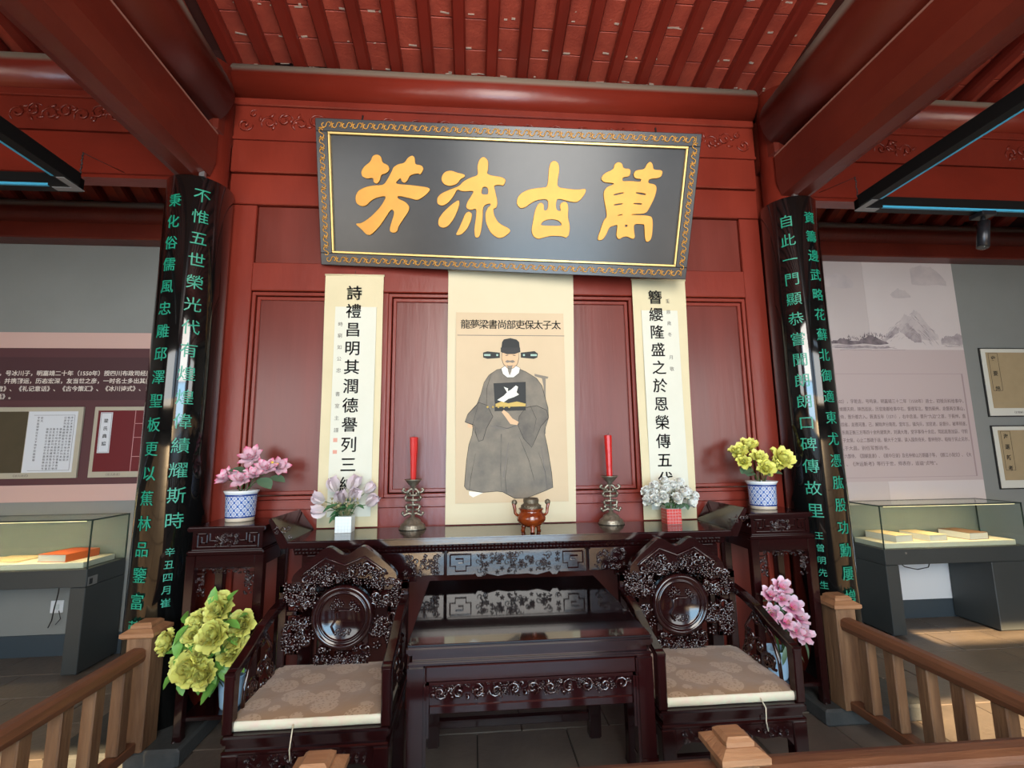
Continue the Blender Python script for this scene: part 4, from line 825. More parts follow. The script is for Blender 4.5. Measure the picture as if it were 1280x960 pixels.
# ================================================================== CANDLES AND CENSER
def candlestick(x, y, label, clabel, taper, hh):
    t = thing('candlestick', label, 'candlestick', (x, y, TZ), 0, 'pair of openwork candlesticks')
    g = G(); g.lathe([(0, 0), (.076, 0), (.079, .007), (.070, .014), (.072, .021), (.060, .032), (.050, .038), (.046, .050), (.030, .060), (.014, .068), (.012, .080), (0, .080)], seg=28); obj('base', g, 'bronze', t)
    g = G(); z0 = .078; r = .0082
    g.tube([(0, 0, z0-.004), (0, 0, z0+.155)], .006, 6)
    for z, w in ((.058, .036), (.085, .042), (.112, .036)): g.tube([(-w, 0, z0+z), (w, 0, z0+z)], r, 6)
    for s in (-1, 1):
        g.tube([(0, 0, z0+.002), (s*.02, 0, z0+.012), (s*.05, 0, z0-.002), (s*.060, 0, z0+.010), (s*.054, 0, z0+.020)], r, 6)
        g.tube([(s*.008, 0, z0+.03), (s*.034, 0, z0+.032), (s*.040, 0, z0+.05), (s*.034, 0, z0+.058)], r, 6)
        g.tube([(s*.034, 0, z0+.014), (s*.036, 0, z0+.032)], r, 6)
        g.tube([(s*.036, 0, z0+.085), (s*.046, 0, z0+.098), (s*.036, 0, z0+.112)], r, 6)
        g.tube([(s*.034, 0, z0+.112), (s*.030, 0, z0+.135), (s*.016, 0, z0+.148), (0, 0, z0+.150)], r, 6)
        g.tube([(s*.018, 0, z0+.130), (s*.018, 0, z0+.112)], r*.8, 6)
        g.tube([(s*.030, 0, z0+.132), (s*.048, 0, z0+.128), (s*.062, 0, z0+.142), (s*.054, 0, z0+.152), (s*.047, 0, z0+.144)], r, 6)
    obj('openwork_stem', g, 'bronze', t)
    z1 = z0+.152
    g = G(); g.lathe([(0, z1), (.012, z1), (.014, z1+.012), (.026, z1+.022), (.044, z1+.044), (.052, z1+.050), (.050, z1+.053), (.030, z1+.040), (0, z1+.036)], seg=24); obj('drip_pan', g, 'bronze', t)
    c = thing('candle', clabel, 'candle', (x, y, TZ+z1+.034), 0, 'red candles')
    g = G(); n = 12; rr = random.Random(int(x*100)); prof = [(0, 0)]
    prof += [((taper+(.024-taper)*(i/n))*(1+rr.uniform(-.04, .04)), hh*i/n) for i in range(n+1)]+[(.014, hh+.003), (0, hh-.004)]
    g.lathe(prof, seg=9, smooth=False); obj('wax', g, 'wax', c)
    g = G(); g.tube([(0, 0, hh-.005), (.002, 0, hh+.012), (.006, 0, hh+.016)], .0016, 5); obj('wick', g, 'iron', c)
candlestick(-.585, -.125, 'openwork silver-bronze candlestick left of the portrait scroll', 'red candle on the left candlestick, flecked with peeling gold', .015, .262)
candlestick(.590, -.125, 'openwork silver-bronze candlestick right of the portrait scroll', 'plain red candle on the right candlestick', .017, .262)
t = thing('incense_burner', 'brown glazed three-legged incense burner with bronze lid on the altar table', 'incense burner', (.083, -.33, TZ))
g = G(); g.lathe([(0, .026), (.03, .026), (.06, .040), (.078, .062), (.080, .078), (.070, .098), (.062, .106), (.064, .118), (.070, .122), (.068, .126), (.055, .124), (.05, .11), (0, .10)], seg=36); obj('bowl', g, 'glaze', t)
for k in range(3):
    a = rad(-90+120*k); g = G(); x, y = .042*cos(a), .042*sin(a)
    g.tube([(x, y, .040), (x*1.15, y*1.15, .022), (x*1.15, y*1.15, .010), (x*1.25, y*1.25, .0)], [.017, .013, .010, .013], 8); obj('leg', g, 'glaze', t)
for s in (-1, 1):
    g = G(); g.tube([(s*.072, 0, .085), (s*.088, 0, .10), (s*.090, 0, .125), (s*.096, 0, .150), (s*.085, 0, .158)], [.008, .008, .009, .011, .007], 8)
    o = obj('handle', g, 'glaze', t); g = G(); g.ell((s*.092, 0, .158), (.016, .012, .016), sub=2); obj('handle_head', g, 'bronze2', o)
g = G(); g.lathe([(0, .122), (.056, .122), (.058, .130), (.052, .142), (.044, .150), (.040, .152), (.042, .160), (.043, .172), (.038, .180), (.026, .176), (0, .178)], seg=30)
for k in range(18): a = k*pi/9; g.ell((.050*cos(a), .050*sin(a), .138), (.008, .008, .007))
obj('lid', g, 'bronze2', t)

# ================================================================== FLOWERS
def petal_grid(L_, Wd, cup, curl, point, nu=5, nv=4):
    rows = []
    for i in range(nu):
        t = i/(nu-1); w = Wd*(max(0, sin(pi*min(.97, (.12+.83*t)))**(.6 if not point else 1.0)))
        if not point and i == nu-1: w = Wd*.62
        if point and i == nu-1: w = Wd*.08
        row = []
        for j in range(nv):
            v = j/(nv-1)*2-1; x = v*w/2; y = L_*t; z = cup*(v*v)*w*.5 + curl*t*t*L_ + (0 if point else (.12*Wd*sin(v*5) if i == nu-1 else 0))
            if not point and i == nu-1: y -= L_*.10*v*v
            row.append(V((x, y, z)))
        rows.append(row)
    return rows
def blossom_mesh(name, rings, c0, c1, seed, point=False, stam=None, c2=None):
    rnd = random.Random(seed); bm = bmesh.new(); lay = bm.loops.layers.float_color.new('tint')
    for ri, (n, L_, Wd, el, cup, curl, r0) in enumerate(rings):
        for k in range(n):
            a = 2*pi*(k+.5*(ri % 2)+rnd.uniform(-.12, .12))/n; e = rad(el+rnd.uniform(-9, 9)); s = rnd.uniform(.86, 1.12)
            T = Matrix.Rotation(a, 4, 'Z') @ Matrix.Translation((0, r0, .004*ri)) @ Matrix.Rotation(e, 4, 'X') @ Matrix.Rotation(rnd.uniform(-.15, .15), 4, 'Y')
            gr = petal_grid(L_*s, Wd*s, cup, curl, point)
            vs = [[bm.verts.new(T @ p) for p in row] for row in gr]; nu = len(vs); dk = rnd.uniform(.85, 1.1)
            for i in range(nu-1):
                for j in range(len(vs[0])-1):
                    f = bm.faces.new([vs[i][j], vs[i][j+1], vs[i+1][j+1], vs[i+1][j]]); f.smooth = True
                    for lp, ii in zip(f.loops, (i, i, i+1, i+1)):
                        t = ii/(nu-1); q = [c0[m]*(1-t)+c1[m]*t for m in range(3)]
                        if c2 and t > .99: q = c2
                        lp[lay] = (*[min(1, x*dk) for x in q], 1)
    if stam:
        for k in range(stam[0]):
            a = rnd.uniform(0, 6.28); r = stam[1]*rnd.uniform(.1, 1); p0 = V((0, 0, .003)); p1 = V((r*cos(a), r*sin(a), stam[2]))
            m = bmesh.ops.create_icosphere(bm, subdivisions=1, radius=stam[3], matrix=Matrix.Translation(p1))
            for v in m['verts']:
                for f in v.link_faces:
                    for lp in f.loops: lp[lay] = (*stam[4], 1)
    me = bpy.data.meshes.new(name); bm.to_mesh(me); bm.free(); me.materials.append(M['petal'])
    return me
YG0, YG1 = (.42, .42, .04), (.66, .70, .13)
B = dict(
 peony=[blossom_mesh('blossom', [(9, .058, .050, 10, .4, .22, .008), (9, .053, .046, 30, .6, .28, .008), (8, .046, .040, 50, .7, .3, .006), (6, .034, .034, 70, .8, .2, .004), (5, .026, .026, 82, .9, .2, .002)], (.40, .36, .05), (.72, .72, .19), s) for s in (1, 2)],
 lotus=[blossom_mesh('blossom', [(7, .078, .048, 14, .55, .30, .006), (6, .066, .042, 42, .7, .25, .006), (5, .044, .030, 66, .8, .2, .004)], (.66, .48, .52), (.72, .42, .50), 3, True, (14, .012, .02, .0028, (.55, .55, .10)), c2=(.72, .06, .20))],
 ylotus=[blossom_mesh('blossom', [(7, .070, .054, 16, .5, .25, .006), (7, .060, .048, 42, .7, .28, .006), (6, .046, .038, 62, .8, .3, .004), (4, .032, .026, 76, .9, .3, .002)], (.62, .60, .12), (.82, .80, .20), 4)],
 tulip=[blossom_mesh('blossom', [(3, .056, .052, 66, 1.1, .42, .006), (3, .054, .050, 72, 1.1, .40, .005)], (.52, .46, .42), (.56, .44, .48), 5)],
 rose=[blossom_mesh('blossom', [(5, .030, .034, 28, .5, .25, .004), (5, .030, .032, 52, .8, .35, .006), (5, .026, .028, 68, 1.0, .45, .004), (3, .020, .020, 80, 1.1, .5, .002)], (.78, .77, .62), (.90, .90, .86), 6)],
 lily=[blossom_mesh('blossom', [(6, .062, .040, 24, .4, .22, .004), (5, .048, .034, 48, .5, .2, .004)], (.62, .06, .22), (.74, .62, .68), 7, False, (7, .02, .034, .003, (.45, .2, .05)))],
)
def leaf_mesh(L_, Wd, fold=.35, curl=-.25, lobes=0):
    g = G(); nu = 7; rows = []
    for i in range(nu):
        t = i/(nu-1); w = Wd*sin(pi*(.06+.93*t))**.8*(1+(.12 if lobes and i % 2 else 0)); row = []
        for v in (-1, 0, 1): row.append(g.bm.verts.new((v*w/2, L_*t, abs(v)*fold*w*.5+curl*t*t*L_)))
        rows.append(row)
    for a, b in zip(rows, rows[1:]):
        for j in range(2): g.face([a[j], a[j+1], b[j+1], b[j]], True)
    me = bpy.data.meshes.new('leaf'); g.bm.to_mesh(me); g.bm.free(); return me
LM = {}
def leafm(k, *a):
    if k not in LM: LM[k] = leaf_mesh(*a)
    return LM[k]
def aim(o, p, d, roll=0):
    d = V(d).normalized(); q = d.to_track_quat('Z', 'Y') @ Matrix.Rotation(roll, 3, 'Z').to_quaternion(); o.rotation_mode = 'QUATERNION'; o.rotation_quaternion = q; o.location = p
def place_leaf(me, m, par, base, dirv, up=(0, -.4, 1), s=1):
    y = V(dirv).normalized(); z = V(up); x = y.cross(z).normalized(); z = x.cross(y)
    o = obj('leaf', me, None, par)
    if not me.materials: me.materials.append(M[m])
    o.matrix_local = Matrix.Translation(V(base)) @ Matrix((x, y, z)).transposed().to_4x4() @ Matrix.Scale(s, 4); return o
def bouquet(name, label, loc, blossoms, kinds, leaves, mouth, stem_m='stem', scales=None, group=None, tilt=.6, seed=1):
    t = thing(name, label, 'flowers', loc, 0, group); rnd = random.Random(seed); L0 = V(loc)
    g = G(); cen = V(mouth)
    for i, p in enumerate(blossoms):
        q = V(p)-L0; d = (q-cen); dd = d.normalized()
        dirv = dd*(1-tilt)+V((0, -1, .25))*tilt + V((rnd.uniform(-.25, .25), 0, rnd.uniform(-.2, .2)))
        me = kinds[i % len(kinds)]
        s = scales[i] if scales else rnd.uniform(.9, 1.08)
        o = obj('blossom', me, None, t); aim(o, q, dirv, rnd.uniform(0, 6.28)); o.scale = (s, s, s)
        mid = cen+d*.5+V((0, 0, .02))
        g.tube([cen+V((rnd.uniform(-.015, .015), rnd.uniform(-.015, .015), -.03)), mid, q-dirv.normalized()*.004], .0024, 5)
    obj('stems', g, stem_m, t)
    for me, m, p, d, s in leaves: place_leaf(me, m, t, V(p)-L0, d, s=s)
    return t
def pot_porcelain(par, r=.088, h=.165):
    g = G(); g.lathe([(r*.83, .022), (r*.86, .03), (r*.90, h-.03), (r*.91, h-.028)], seg=48)
    p = obj('pot', g, 'porc', par, label='blue and white porcelain body')
    g = G(); g.lathe([(0, 0), (r*.80, 0), (r*.83, .004), (r*.83, .020), (r*.83, .022), (0, .022)], seg=48); obj('pot_foot', g, 'terr', p)
    g = G(); g.lathe([(r*.845, .020), (r*.852, .0215), (r*.858, .031), (r*.85, .031)], seg=48); g.lathe([(r*.905, h-.029), (r*.915, h-.028), (r*.93, h-.018), (r*.91, h-.018)], seg=48); obj('blue_band', g, 'blueb', p)
    g = G(); g.lathe([(r*.90, h-.020), (r*.93, h-.018), (r*1.0, h-.006), (r*1.03, h), (r*1.0, h+.002), (r*.90, h-.012), (r*.78, .04), (0, .035)], seg=48); obj('pot_rim', g, 'cer', p)
    return p
rnd = random.Random(3)
# pink lotus, left stand
LOTUS = [(-1.5, -.13, 1.433), (-1.40, -.17, 1.37), (-1.354, -.12, 1.385), (-1.515, -.21, 1.315), (-1.612, -.15, 1.322), (-1.45, -.20, 1.345)]
lz = 1.0945
lf = leafm('lotus', .085, .075, .2, -.2)
t = bouquet('potted_lotus', 'pink silk lotus in a blue and white pot on the left flower stand', (-1.535, -.15, lz), LOTUS, B['lotus'],
  [(lf, 'leafg', (-1.50, -.19, 1.365), (-1, -.3, .25), 1.05), (lf, 'leafg', (-1.42, -.21, 1.325), (1, -.4, -.5), 1.1), (lf, 'leafg', (-1.38, -.16, 1.33), (1, -.1, -.15), 1.0)], (0, 0, .15), scales=[.98, .85, .80, .8, .85, .6], seed=4)
pot_porcelain(t)
g = G()
for k in range(9): g.ell((.14+rnd.uniform(-.035, .045), .0, .31+rnd.uniform(-.012, .012)), (.011, .006, .008))
obj('yellow_sprig', g, 'stamen', t)
# yellow lotus, right stand
YLOT = [(1.405, -.15, 1.425), (1.480, -.13, 1.462), (1.50, -.19, 1.392), (1.645, -.18, 1.385), (1.52, -.22, 1.330), (1.40, -.20, 1.372), (1.595, -.20, 1.35)]
yf = leafm('ylotus', .075, .075, .2, -.2)
t = bouquet('potted_lotus', 'yellow silk lotus in a blue and white pot on the right flower stand', (1.53, -.16, lz), YLOT, B['ylotus'],
  [(yf, 'leafg', (1.44, -.20, 1.335), (-1, -.4, -.2), 1.0), (yf, 'leafg', (1.44, -.21, 1.315), (-.6, -.6, -.1), .9), (yf, 'leafg', (1.56, -.21, 1.315), (1, -.5, .0), .9), (yf, 'leafg', (1.50, -.22, 1.30), (.2, -.8, .1), .8)], (0, 0, .15), scales=[.9, .9, .8, 1.15, .85, .7, .7], seed=8)
pot_porcelain(t)
# lilac tulips, white mosaic pot ; white roses, red mosaic pot
def mosaic_pot(par, tile, m, grout):
    h = .088; w = .044
    p = obj('pot', bx(-w+.0015, w-.0015, -w+.0015, w-.0015, 0, h), grout, par)
    g = G(); n = 5; s = 2*w/n
    for i in range(n):
        for j in range(n):
            a = -w+s*i; z = h/n*j
            g.box(a+.0008, a+s-.0008, -w, -w+.003, z+.0008, z+h/n-.0008); g.box(a+.0008, a+s-.0008, w-.003, w, z+.0008, z+h/n-.0008)
            g.box(-w, -w+.003, a+.0008, a+s-.0008, z+.0008, z+h/n-.0008); g.box(w-.003, w, a+.0008, a+s-.0008, z+.0008, z+h/n-.0008)
    o = obj('mosaic_tiles', g, m, p); o['kind'] = 'stuff'; return p
TUL = [(-1.02, -.13, 1.240), (-.945, -.13, 1.248), (-.972, -.19, 1.180), (-.925, -.17, 1.190), (-1.078, -.15, 1.190), (-1.055, -.19, 1.140), (-.840, -.18, 1.170), (-.862, -.12, 1.230)]
tl = leafm('tulip', .07, .030, .4, -.35); lv = []
for k in range(26):
    a = rnd.uniform(0, 6.28); p = (-.95+rnd.uniform(-.06, .07), -.19+rnd.uniform(-.03, .05), 1.125+rnd.uniform(-.01, .06)); lv.append((tl, 'leaf', p, (cos(a), -.5, rnd.uniform(-.5, .7)), rnd.uniform(.7, 1.15)))
t = bouquet('potted_tulips', 'lilac silk tulips in a small white mosaic pot below the left calligraphy scroll', (-.955, -.17, TZ+.0005), TUL, B['tulip'], lv, (0, 0, .09), scales=[1.3, 1.35, 1.25, 1.25, 1.15, 1.2, 1.25, 1.1], tilt=.25, seed=5)
mosaic_pot(t, .018, 'whitetile', 'whitegrout')
g = G()
for k in range(26): a = rnd.uniform(0, 6.28); r = rnd.uniform(.03, .08); g.tube([(.02*cos(a), -.02, .09), (r*cos(a), -.03-.02*rnd.random(), .13+rnd.uniform(0, .05))], .0012, 4); g.ell((r*cos(a), -.04, .14+rnd.uniform(0, .05)), (.006, .004, .009))
obj('straw_sprigs', g, 'straw', t)
ROSE = [(.855, -.15, 1.220), (.918, -.15, 1.246), (.909, -.20, 1.208), (.995, -.15, 1.240), (1.03, -.16, 1.198), (1.045, -.18, 1.135), (.955, -.21, 1.166), (.847, -.20, 1.160), (.815, -.16, 1.149), (1.08, -.14, 1.165), (.812, -.13, 1.195), (.955, -.18, 1.225), (.88, -.21, 1.175), (1.0, -.2, 1.185), (.86, -.17, 1.19)]
rl = leafm('rose', .042, .026, .3, -.25); lv = []
for k in range(26):
    a = rnd.uniform(0, 6.28); p = (.945+rnd.uniform(-.09, .10), -.18+rnd.uniform(-.04, .05), 1.125+rnd.uniform(-.01, .07)); lv.append((rl, 'leafg', p, (cos(a), -.5, rnd.uniform(-.6, .8)), rnd.uniform(.8, 1.2)))
t = bouquet('potted_roses', 'white silk roses in a small red mosaic pot below the right calligraphy scroll', (.943, -.17, TZ+.0005), ROSE, B['rose'], lv, (0, 0, .09), scales=[1.4]*15, seed=6)
mosaic_pot(t, .018, 'redtile', 'whitegrout')
# yellow peonies in a pale blue pot on the left stand's shelf
def pale_pot(par):
    g = G(); n = 20; prof = []
    g.lathe([(0, 0), (.045, 0), (.050, .01), (.062, .13), (.068, .15), (.066, .153), (.058, .14), (.05, .03), (0, .02)], seg=20, smooth=False); return obj('pot', g, 'pot_blue', par, label='pale blue fluted pot')
PEO = [(-1.473, -.42, .705), (-1.375, -.40, .625), (-1.563, -.41, .648), (-1.453, -.49, .605), (-1.565, -.45, .600), (-1.70, -.41, .560), (-1.556, -.48, .470), (-1.404, -.43, .500), (-1.490, -.49, .440), (-1.625, -.42, .468), (-1.40, -.42, .56), (-1.52, -.46, .53)]
pl = leafm('peony', .095, .045, .3, -.25, 1); lv = []
for k in range(64):
    a = rnd.uniform(-2.6, 1.2) if k % 3 else rnd.uniform(0, 6.28); p = (-1.52+rnd.uniform(-.13, .12), -.43+rnd.uniform(-.05, .05), .51+rnd.uniform(-.12, .16)); lv.append((pl, 'leaf' if k % 2 else 'leafb', p, (cos(a), -.45, sin(a)), rnd.uniform(.7, 1.1)))
for d_ in ((-.5, -.5, -1), (.1, -.5, -1), (.5, -.4, -.9), (.9, -.2, -.4), (0, -.2, 1), (.5, -.1, 1), (-1, -.2, .2)): lv.append((pl, 'leafb', (-1.50+d_[0]*.1, -.44, .48+max(0, d_[2])*.24), d_, 1.0))
t = bouquet('potted_peonies', 'large bunch of yellow-green silk peonies in a pale blue pot by the left armchair', (-1.475, -.25, .1875), PEO, B['peony'], lv, (0, -.04, .14), scales=[1.25, 1.15, 1.05, 1.35, .9, 1.05, 1.4, 1.05, 1.15, 1.0, .95, .95], seed=7)
pale_pot(t)
# pink lilies on the right stand's shelf
LIL = [(1.435, -.40, .700), (1.371, -.40, .660), (1.353, -.43, .578), (1.475, -.42, .605), (1.410, -.45, .540), (1.495, -.45, .482), (1.42, -.42, .65), (1.50, -.43, .55), (1.455, -.46, .50), (1.345, -.42, .53)]
ll = leafm('lily', .080, .020, .3, -.3); lv = []
for k in range(24):
    a = rnd.uniform(0, 6.28); p = (1.43+rnd.uniform(-.09, .08), -.40+rnd.uniform(-.03, .03), .57+rnd.uniform(-.12, .12)); lv.append((ll, 'leafb' if k % 2 else 'leafg', p, (cos(a), -.4, sin(a)), rnd.uniform(.8, 1.2)))
for p, d_ in (((1.50, -.46, .45), (.4, -.2, -1)), ((1.42, -.45, .38), (.0, -.2, -1)), ((1.44, -.45, .42), (.7, -.2, -.6)), ((1.42, -.44, .42), (-.5, -.2, -.9))): lv.append((ll, 'leafb', p, d_, 1.2))
t = bouquet('potted_lilies', 'pink and white silk lilies in a pale blue pot behind the right armchair', (1.47, -.26, .1875), LIL, B['lily'], lv, (0, -.04, .14), scales=[.95, .9, .95, 1.0, .85, 1.05, .8, .9, .8, .7], seed=9)
pale_pot(t)

# ================================================================== RAILINGS
def post(par, x, y, h, m='wood', base=0.0, s=.056):
    p = obj('post', bx(x-s, x+s, y-s, y+s, base, h-.062), m, par, bevel=.004)
    g = G(); c = s+.022; 
    def frus(a, b, z0, z1):
        v = [g.bm.verts.new((x+i*a, y+j*a, z0)) for i, j in ((-1, -1), (1, -1), (1, 1), (-1, 1))]; u = [g.bm.verts.new((x+i*b, y+j*b, z1)) for i, j in ((-1, -1), (1, -1), (1, 1), (-1, 1))]
        g.face(v[::-1]); g.face(u)
        for k in range(4): g.face([v[k], v[(k+1) % 4], u[(k+1) % 4], u[k]])
    frus(c-.008, c, h-.062, h-.054); frus(c, c, h-.054, h-.038); frus(c, c-.026, h-.038, h-.022); frus(c-.030, c-.030, h-.022, h-.010); frus(c-.030, c-.042, h-.010, h)
    obj('post_cap', g, 'cap', p); return p
def side_railing(x, label, ys, ypost):
    t = thing('wooden_railing', label, 'railing', (x, ypost, 0)); L0 = ypost
    post(t, 0, 0, .655, base=.0855)
    g = G(); y0, y1 = -.0555, -1.5-ypost+.058
    g.prism([(-.034, .488), (-.040, .51), (-.036, .538), (-.018, .548), (.018, .548), (.036, .538), (.040, .51), (.034, .488)], 'y', y1, y0); obj('top_rail', g, 'woodX', t)
    obj('bottom_rail', bx(-.03, .03, y1, y0, .09, .135), 'woodX', t, bevel=.004)
    for y in ys:
        obj('baluster', bx(-.026, .026, y-ypost-.03, y-ypost+.03, .136, .487), 'wood', t, bevel=.005)
    return t
XL, XR = -1.835, 1.770
side_railing(XR, 'weathered wooden railing on the right, beside the right column', (-.56, -.715, -.885, -1.04, -1.20, -1.36), -.385)
side_railing(XL, 'weathered wooden railing on the left, beside the left column', (-.52, -.685, -.85, -1.03, -1.20, -1.36), -.375)
t = thing('wooden_railing', 'low wooden railing across the front of the altar, nearest the camera', 'railing', (0, -1.5, 0))
for x in (XL, -.665, .528, XR): post(t, x, -.02 if abs(x) < 1 else 0, .629, base=0, s=.050)
for a, b in ((XL+.051, -.716), (-.614, .477), (.579, XR-.051)):
    g = G(); g.prism([(-.044, .478), (-.048, .50), (-.042, .522), (-.018, .53), (.018, .53), (.042, .522), (.048, .50), (.044, .478)], 'x', a, b); obj('top_rail', g, 'woodY', t)
    obj('bottom_rail', bx(a, b, -.03, .03, .09, .135), 'woodY', t, bevel=.004)
    n = max(3, int((b-a)/.17))
    for i in range(n):
        x = a+(b-a)*(i+.5)/n; obj('baluster', bx(x-.026, x+.026, -.028, .028, .136, .477), 'wood', t, bevel=.005)

# ================================================================== DISPLAY CASES
def case(x0, x1, yf, yb, pl, pr_, zd, zt, label):
    t = thing('display_case', label, 'display case', ((x0+x1)/2, (yf+yb)/2, 0)); cx = (x0+x1)/2; cy = (yf+yb)/2
    x0 -= cx; x1 -= cx; y0 = yf-cy; y1 = yb-cy
    obj('side_panel', bx(x0, x0+pl, y0, y1, .012, zd-.12), 'casing', t, bevel=.004); obj('side_panel', bx(x1-pr_, x1, y0, y1, .012, zd-.12), 'casing', t, bevel=.004)
    obj('deck_box', bx(x0, x1, y0, y1, zd-.118, zd), 'casing', t, bevel=.003)
    g = 0
    obj('glass_pane', bx(x0+.003, x1-.003, y0+.003, y0+.009, zd, zt-.006), 'glass', t); obj('glass_pane', bx(x0+.003, x1-.003, y1-.009, y1-.003, zd, zt-.006), 'glass', t)
    obj('glass_pane', bx(x0+.003, x0+.009, y0+.010, y1-.010, zd, zt-.006), 'glass', t); obj('glass_pane', bx(x1-.009, x1-.003, y0+.010, y1-.010, zd, zt-.006), 'glass', t)
    obj('glass_lid', bx(x0, x1, y0, y1, zt-.005, zt), 'glass', t)
    g = G(); e = .0035
    for xx in (x0+.004, x1-.004):
        for yy in (y0+.004, y1-.004): g.box(xx-e, xx+e, yy-e, yy+e, zd, zt-.006)
    for yy in (y0+.004, y1-.004): g.box(x0, x1, yy-e, yy+e, zt-.0085, zt+.0015)
    for xx in (x0+.004, x1-.004): g.box(xx-e, xx+e, y0, y1, zt-.0085, zt+.0015)
    obj('glass_edges', g, 'edge', t)
    obj('display_board', bx(x0+.04, x1-.06, y0+.04, y1-.03, zd+.0005, zd+.040), 'deck', t, bevel=.002)
    obj('led_strip', bx(x0+.05, x1-.05, y0+.012, y0+.017, zt-.014, zt-.010), emit('warm_led_strip', (1, .82, .50), 1.5), t)
    obj('lock', (lambda g: g.tube([(x0+.02 if x0 > 0 else x0+.18, y0-.004, zd-.03), (x0+.02 if x0 > 0 else x0+.18, y0, zd-.03)], .008, 10))(G()), 'steel', t)
    for k in (0, 1):
        for xx in (x0+.03, x1-.03): obj('foot', (lambda g: g.lathe([(0, 0), (.014, 0), (.014, .012), (0, .012)], (xx, (y0+.04, y1-.04)[k], 0), seg=10))(G()), 'steel', t)
    # warm lamp belonging to the case's light strip
    d = bpy.data.lights.new('case_lamp', 'AREA'); d.energy = 5.5; d.color = (1, .74, .40); d.shape = 'RECTANGLE'; d.size = x1-x0-.15; d.size_y = .02
    l = bpy.data.objects.new('case_lamp', d); COL.objects.link(l); l.parent = t; l.location = (0, y0+.03, zt-.022); l.rotation_euler = (rad(18), 0, 0)
    return t
cR = case(3.01, 4.27, .66, 1.03, .11, .35, .652, .993, 'dark display case with glass hood and three books, right of the right column')
cL = case(-4.15, -2.895, .66, 1.03, .35, .10, .690, 1.024, 'dark display case with glass hood and an orange book, left of the left column')
g = G(); g.tube([(-.40, -.03, .535), (-.33, -.03, .48), (-.22, -.03, .455), (-.12, -.03, .47), (-.09, -.03, .535)], .004, 6); obj('cable', g, 'cable', cR)
g = G(); g.tube([(.28, .05, .572), (.26, .07, .47), (.22, .10, .35), (.19, .13, .27), (.17, .13, .22)], .004, 6); g.tube([(.24, .12, .34), (.25, .13, .28), (.22, .13, .24)], .003, 6); obj('cable', g, 'cable', cL)
o = obj('small_plate', bx(.628, .632, -.17, -.09, .575, .635), 'steel', cL, label='small grey plate with a dark square'); 
obj('dark_square', bx(.632, .634, -.162, -.135, .585, .622), 'iron', o)
def book(x, y, z, w, d, h, m, rz, label, thin=False):
    t = thing('book', label, 'book', (x, y, z), rz, 'old books in the glass cases')
    obj('pages', bx(-w/2+.002, w/2-.003, -d/2+.002, d/2-.002, .003, h-.003), 'pages', t)
    obj('cover', bx(-w/2, w/2, -d/2, d/2, h-.003, h), m, t); obj('cover', bx(-w/2, w/2, -d/2, d/2, 0, .003), m, t)
    obj('spine', bx(w/2-.003, w/2, -d/2, d/2, .003, h-.003), m, t); return t
zb = .652+.0405
book(3.24, .86, zb, .17, .27, .055, 'bookcream', rad(8), 'thick cream book, leftmost in the right display case')
book(3.55, .86, zb, .17, .26, .050, 'bookcream', rad(5), 'pale cream book, middle of three in the right display case')
book(3.93, .87, zb, .19, .25, .055, 'bookbrown', rad(6), 'brown-covered book, rightmost in the right display case')
zb = .690+.0405
book(-3.17, .855, zb, .22, .25, .052, 'orange', rad(-10), 'thick orange book near the corner of the left display case')
book(-3.55, .86, zb, .26, .22, .010, 'bookcream', rad(-6), 'thin open cream booklet beside the orange book')
book(-3.88, .88, zb, .16, .20, .014, 'bookcream', rad(12), 'thin cream booklet at the far left in the left display case')
# sheet behind the right case, switch and socket
tag(obj('white_board', bx(3.42, 4.075, 1.035, 1.0495, .151, .47), 'plastic', kind=None), 'blank white board fixed to the wall seen under the right display case', 'board')
t = thing('wall_socket', 'white square wall socket seen under the left display case', 'socket', (-3.36, 1.05, .347))
obj('plate', bx(-.045, .045, -.010, 0, -.045, .045), 'plastic', t, bevel=.003); obj('socket_face', bx(-.02, .02, -.013, -.0101, -.018, .018), 'whitegrout', t, bevel=.002)

# ================================================================== BANNERS AND PICTURES (flat prints on the back wall)
yw = 1.05
t = thing('wall_banner', 'maroon wall banner with pale pink bands and white lettering, left of the left column', 'banner', (-4.2, yw, 1.12)); X0, X1 = -1.9, 1.42
obj('backing', bx(X0, X1, -.006, 0, 0, 1.345), 'maroon', t)
obj('pink_band', bx(X0, X1, -.0075, -.0061, 1.215, 1.345), 'pinkband', t); obj('pink_band', bx(X0, X1, -.0075, -.0061, 0, .128), 'pinkband', t)
obj('text_field', bx(X0, 1.36, -.0068, -.0061, .79, 1.14), 'maroon2', t)
lines = ['熙，号冰川子，明嘉靖二十年（1550年）授四川布政司经历，平生嗜古好学，凡读于书', '墨，并携翻运，历态宏深，友当世之彦，一时名士多出其门下，梁梦龙就是受其影响', '集君》、《礼记意话》、《古今策汇》、《冰川诗式》、《冰川文章》、《小爾雅》', '居话》。']
for i, s_ in enumerate(lines):
    me = text_mesh(s_, .046, .0003, .0006, align='LEFT'); to_wall(me, .16, -.0072, .992-i*.0625)
    obj('lettering', me, 'print', t)
me = text_mesh('川', .14, .0003, .001, align='CENTER'); to_wall(me, .10, -.0072, 1.06); obj('lettering', me, 'print', t)
t = thing('picture_panel', 'beige-framed picture of an olive book cover and a printed white page on the maroon banner', 'picture', (-3.72, yw-.0085, 1.30), 0)
obj('frame', bx(-.42, .40, -.018, 0, 0, .555), 'frame', t, bevel=.002); obj('print_cover', bx(-.38, .0, -.0195, -.0181, .045, .52), 'olive', t); obj('print_page', bx(.005, .365, -.0195, -.0181, .045, .52), 'pagew', t)
ms = []; txtc = '序文經史子集天地玄黃宇宙洪荒日月盈昃辰宿列張寒來暑往秋收冬藏'
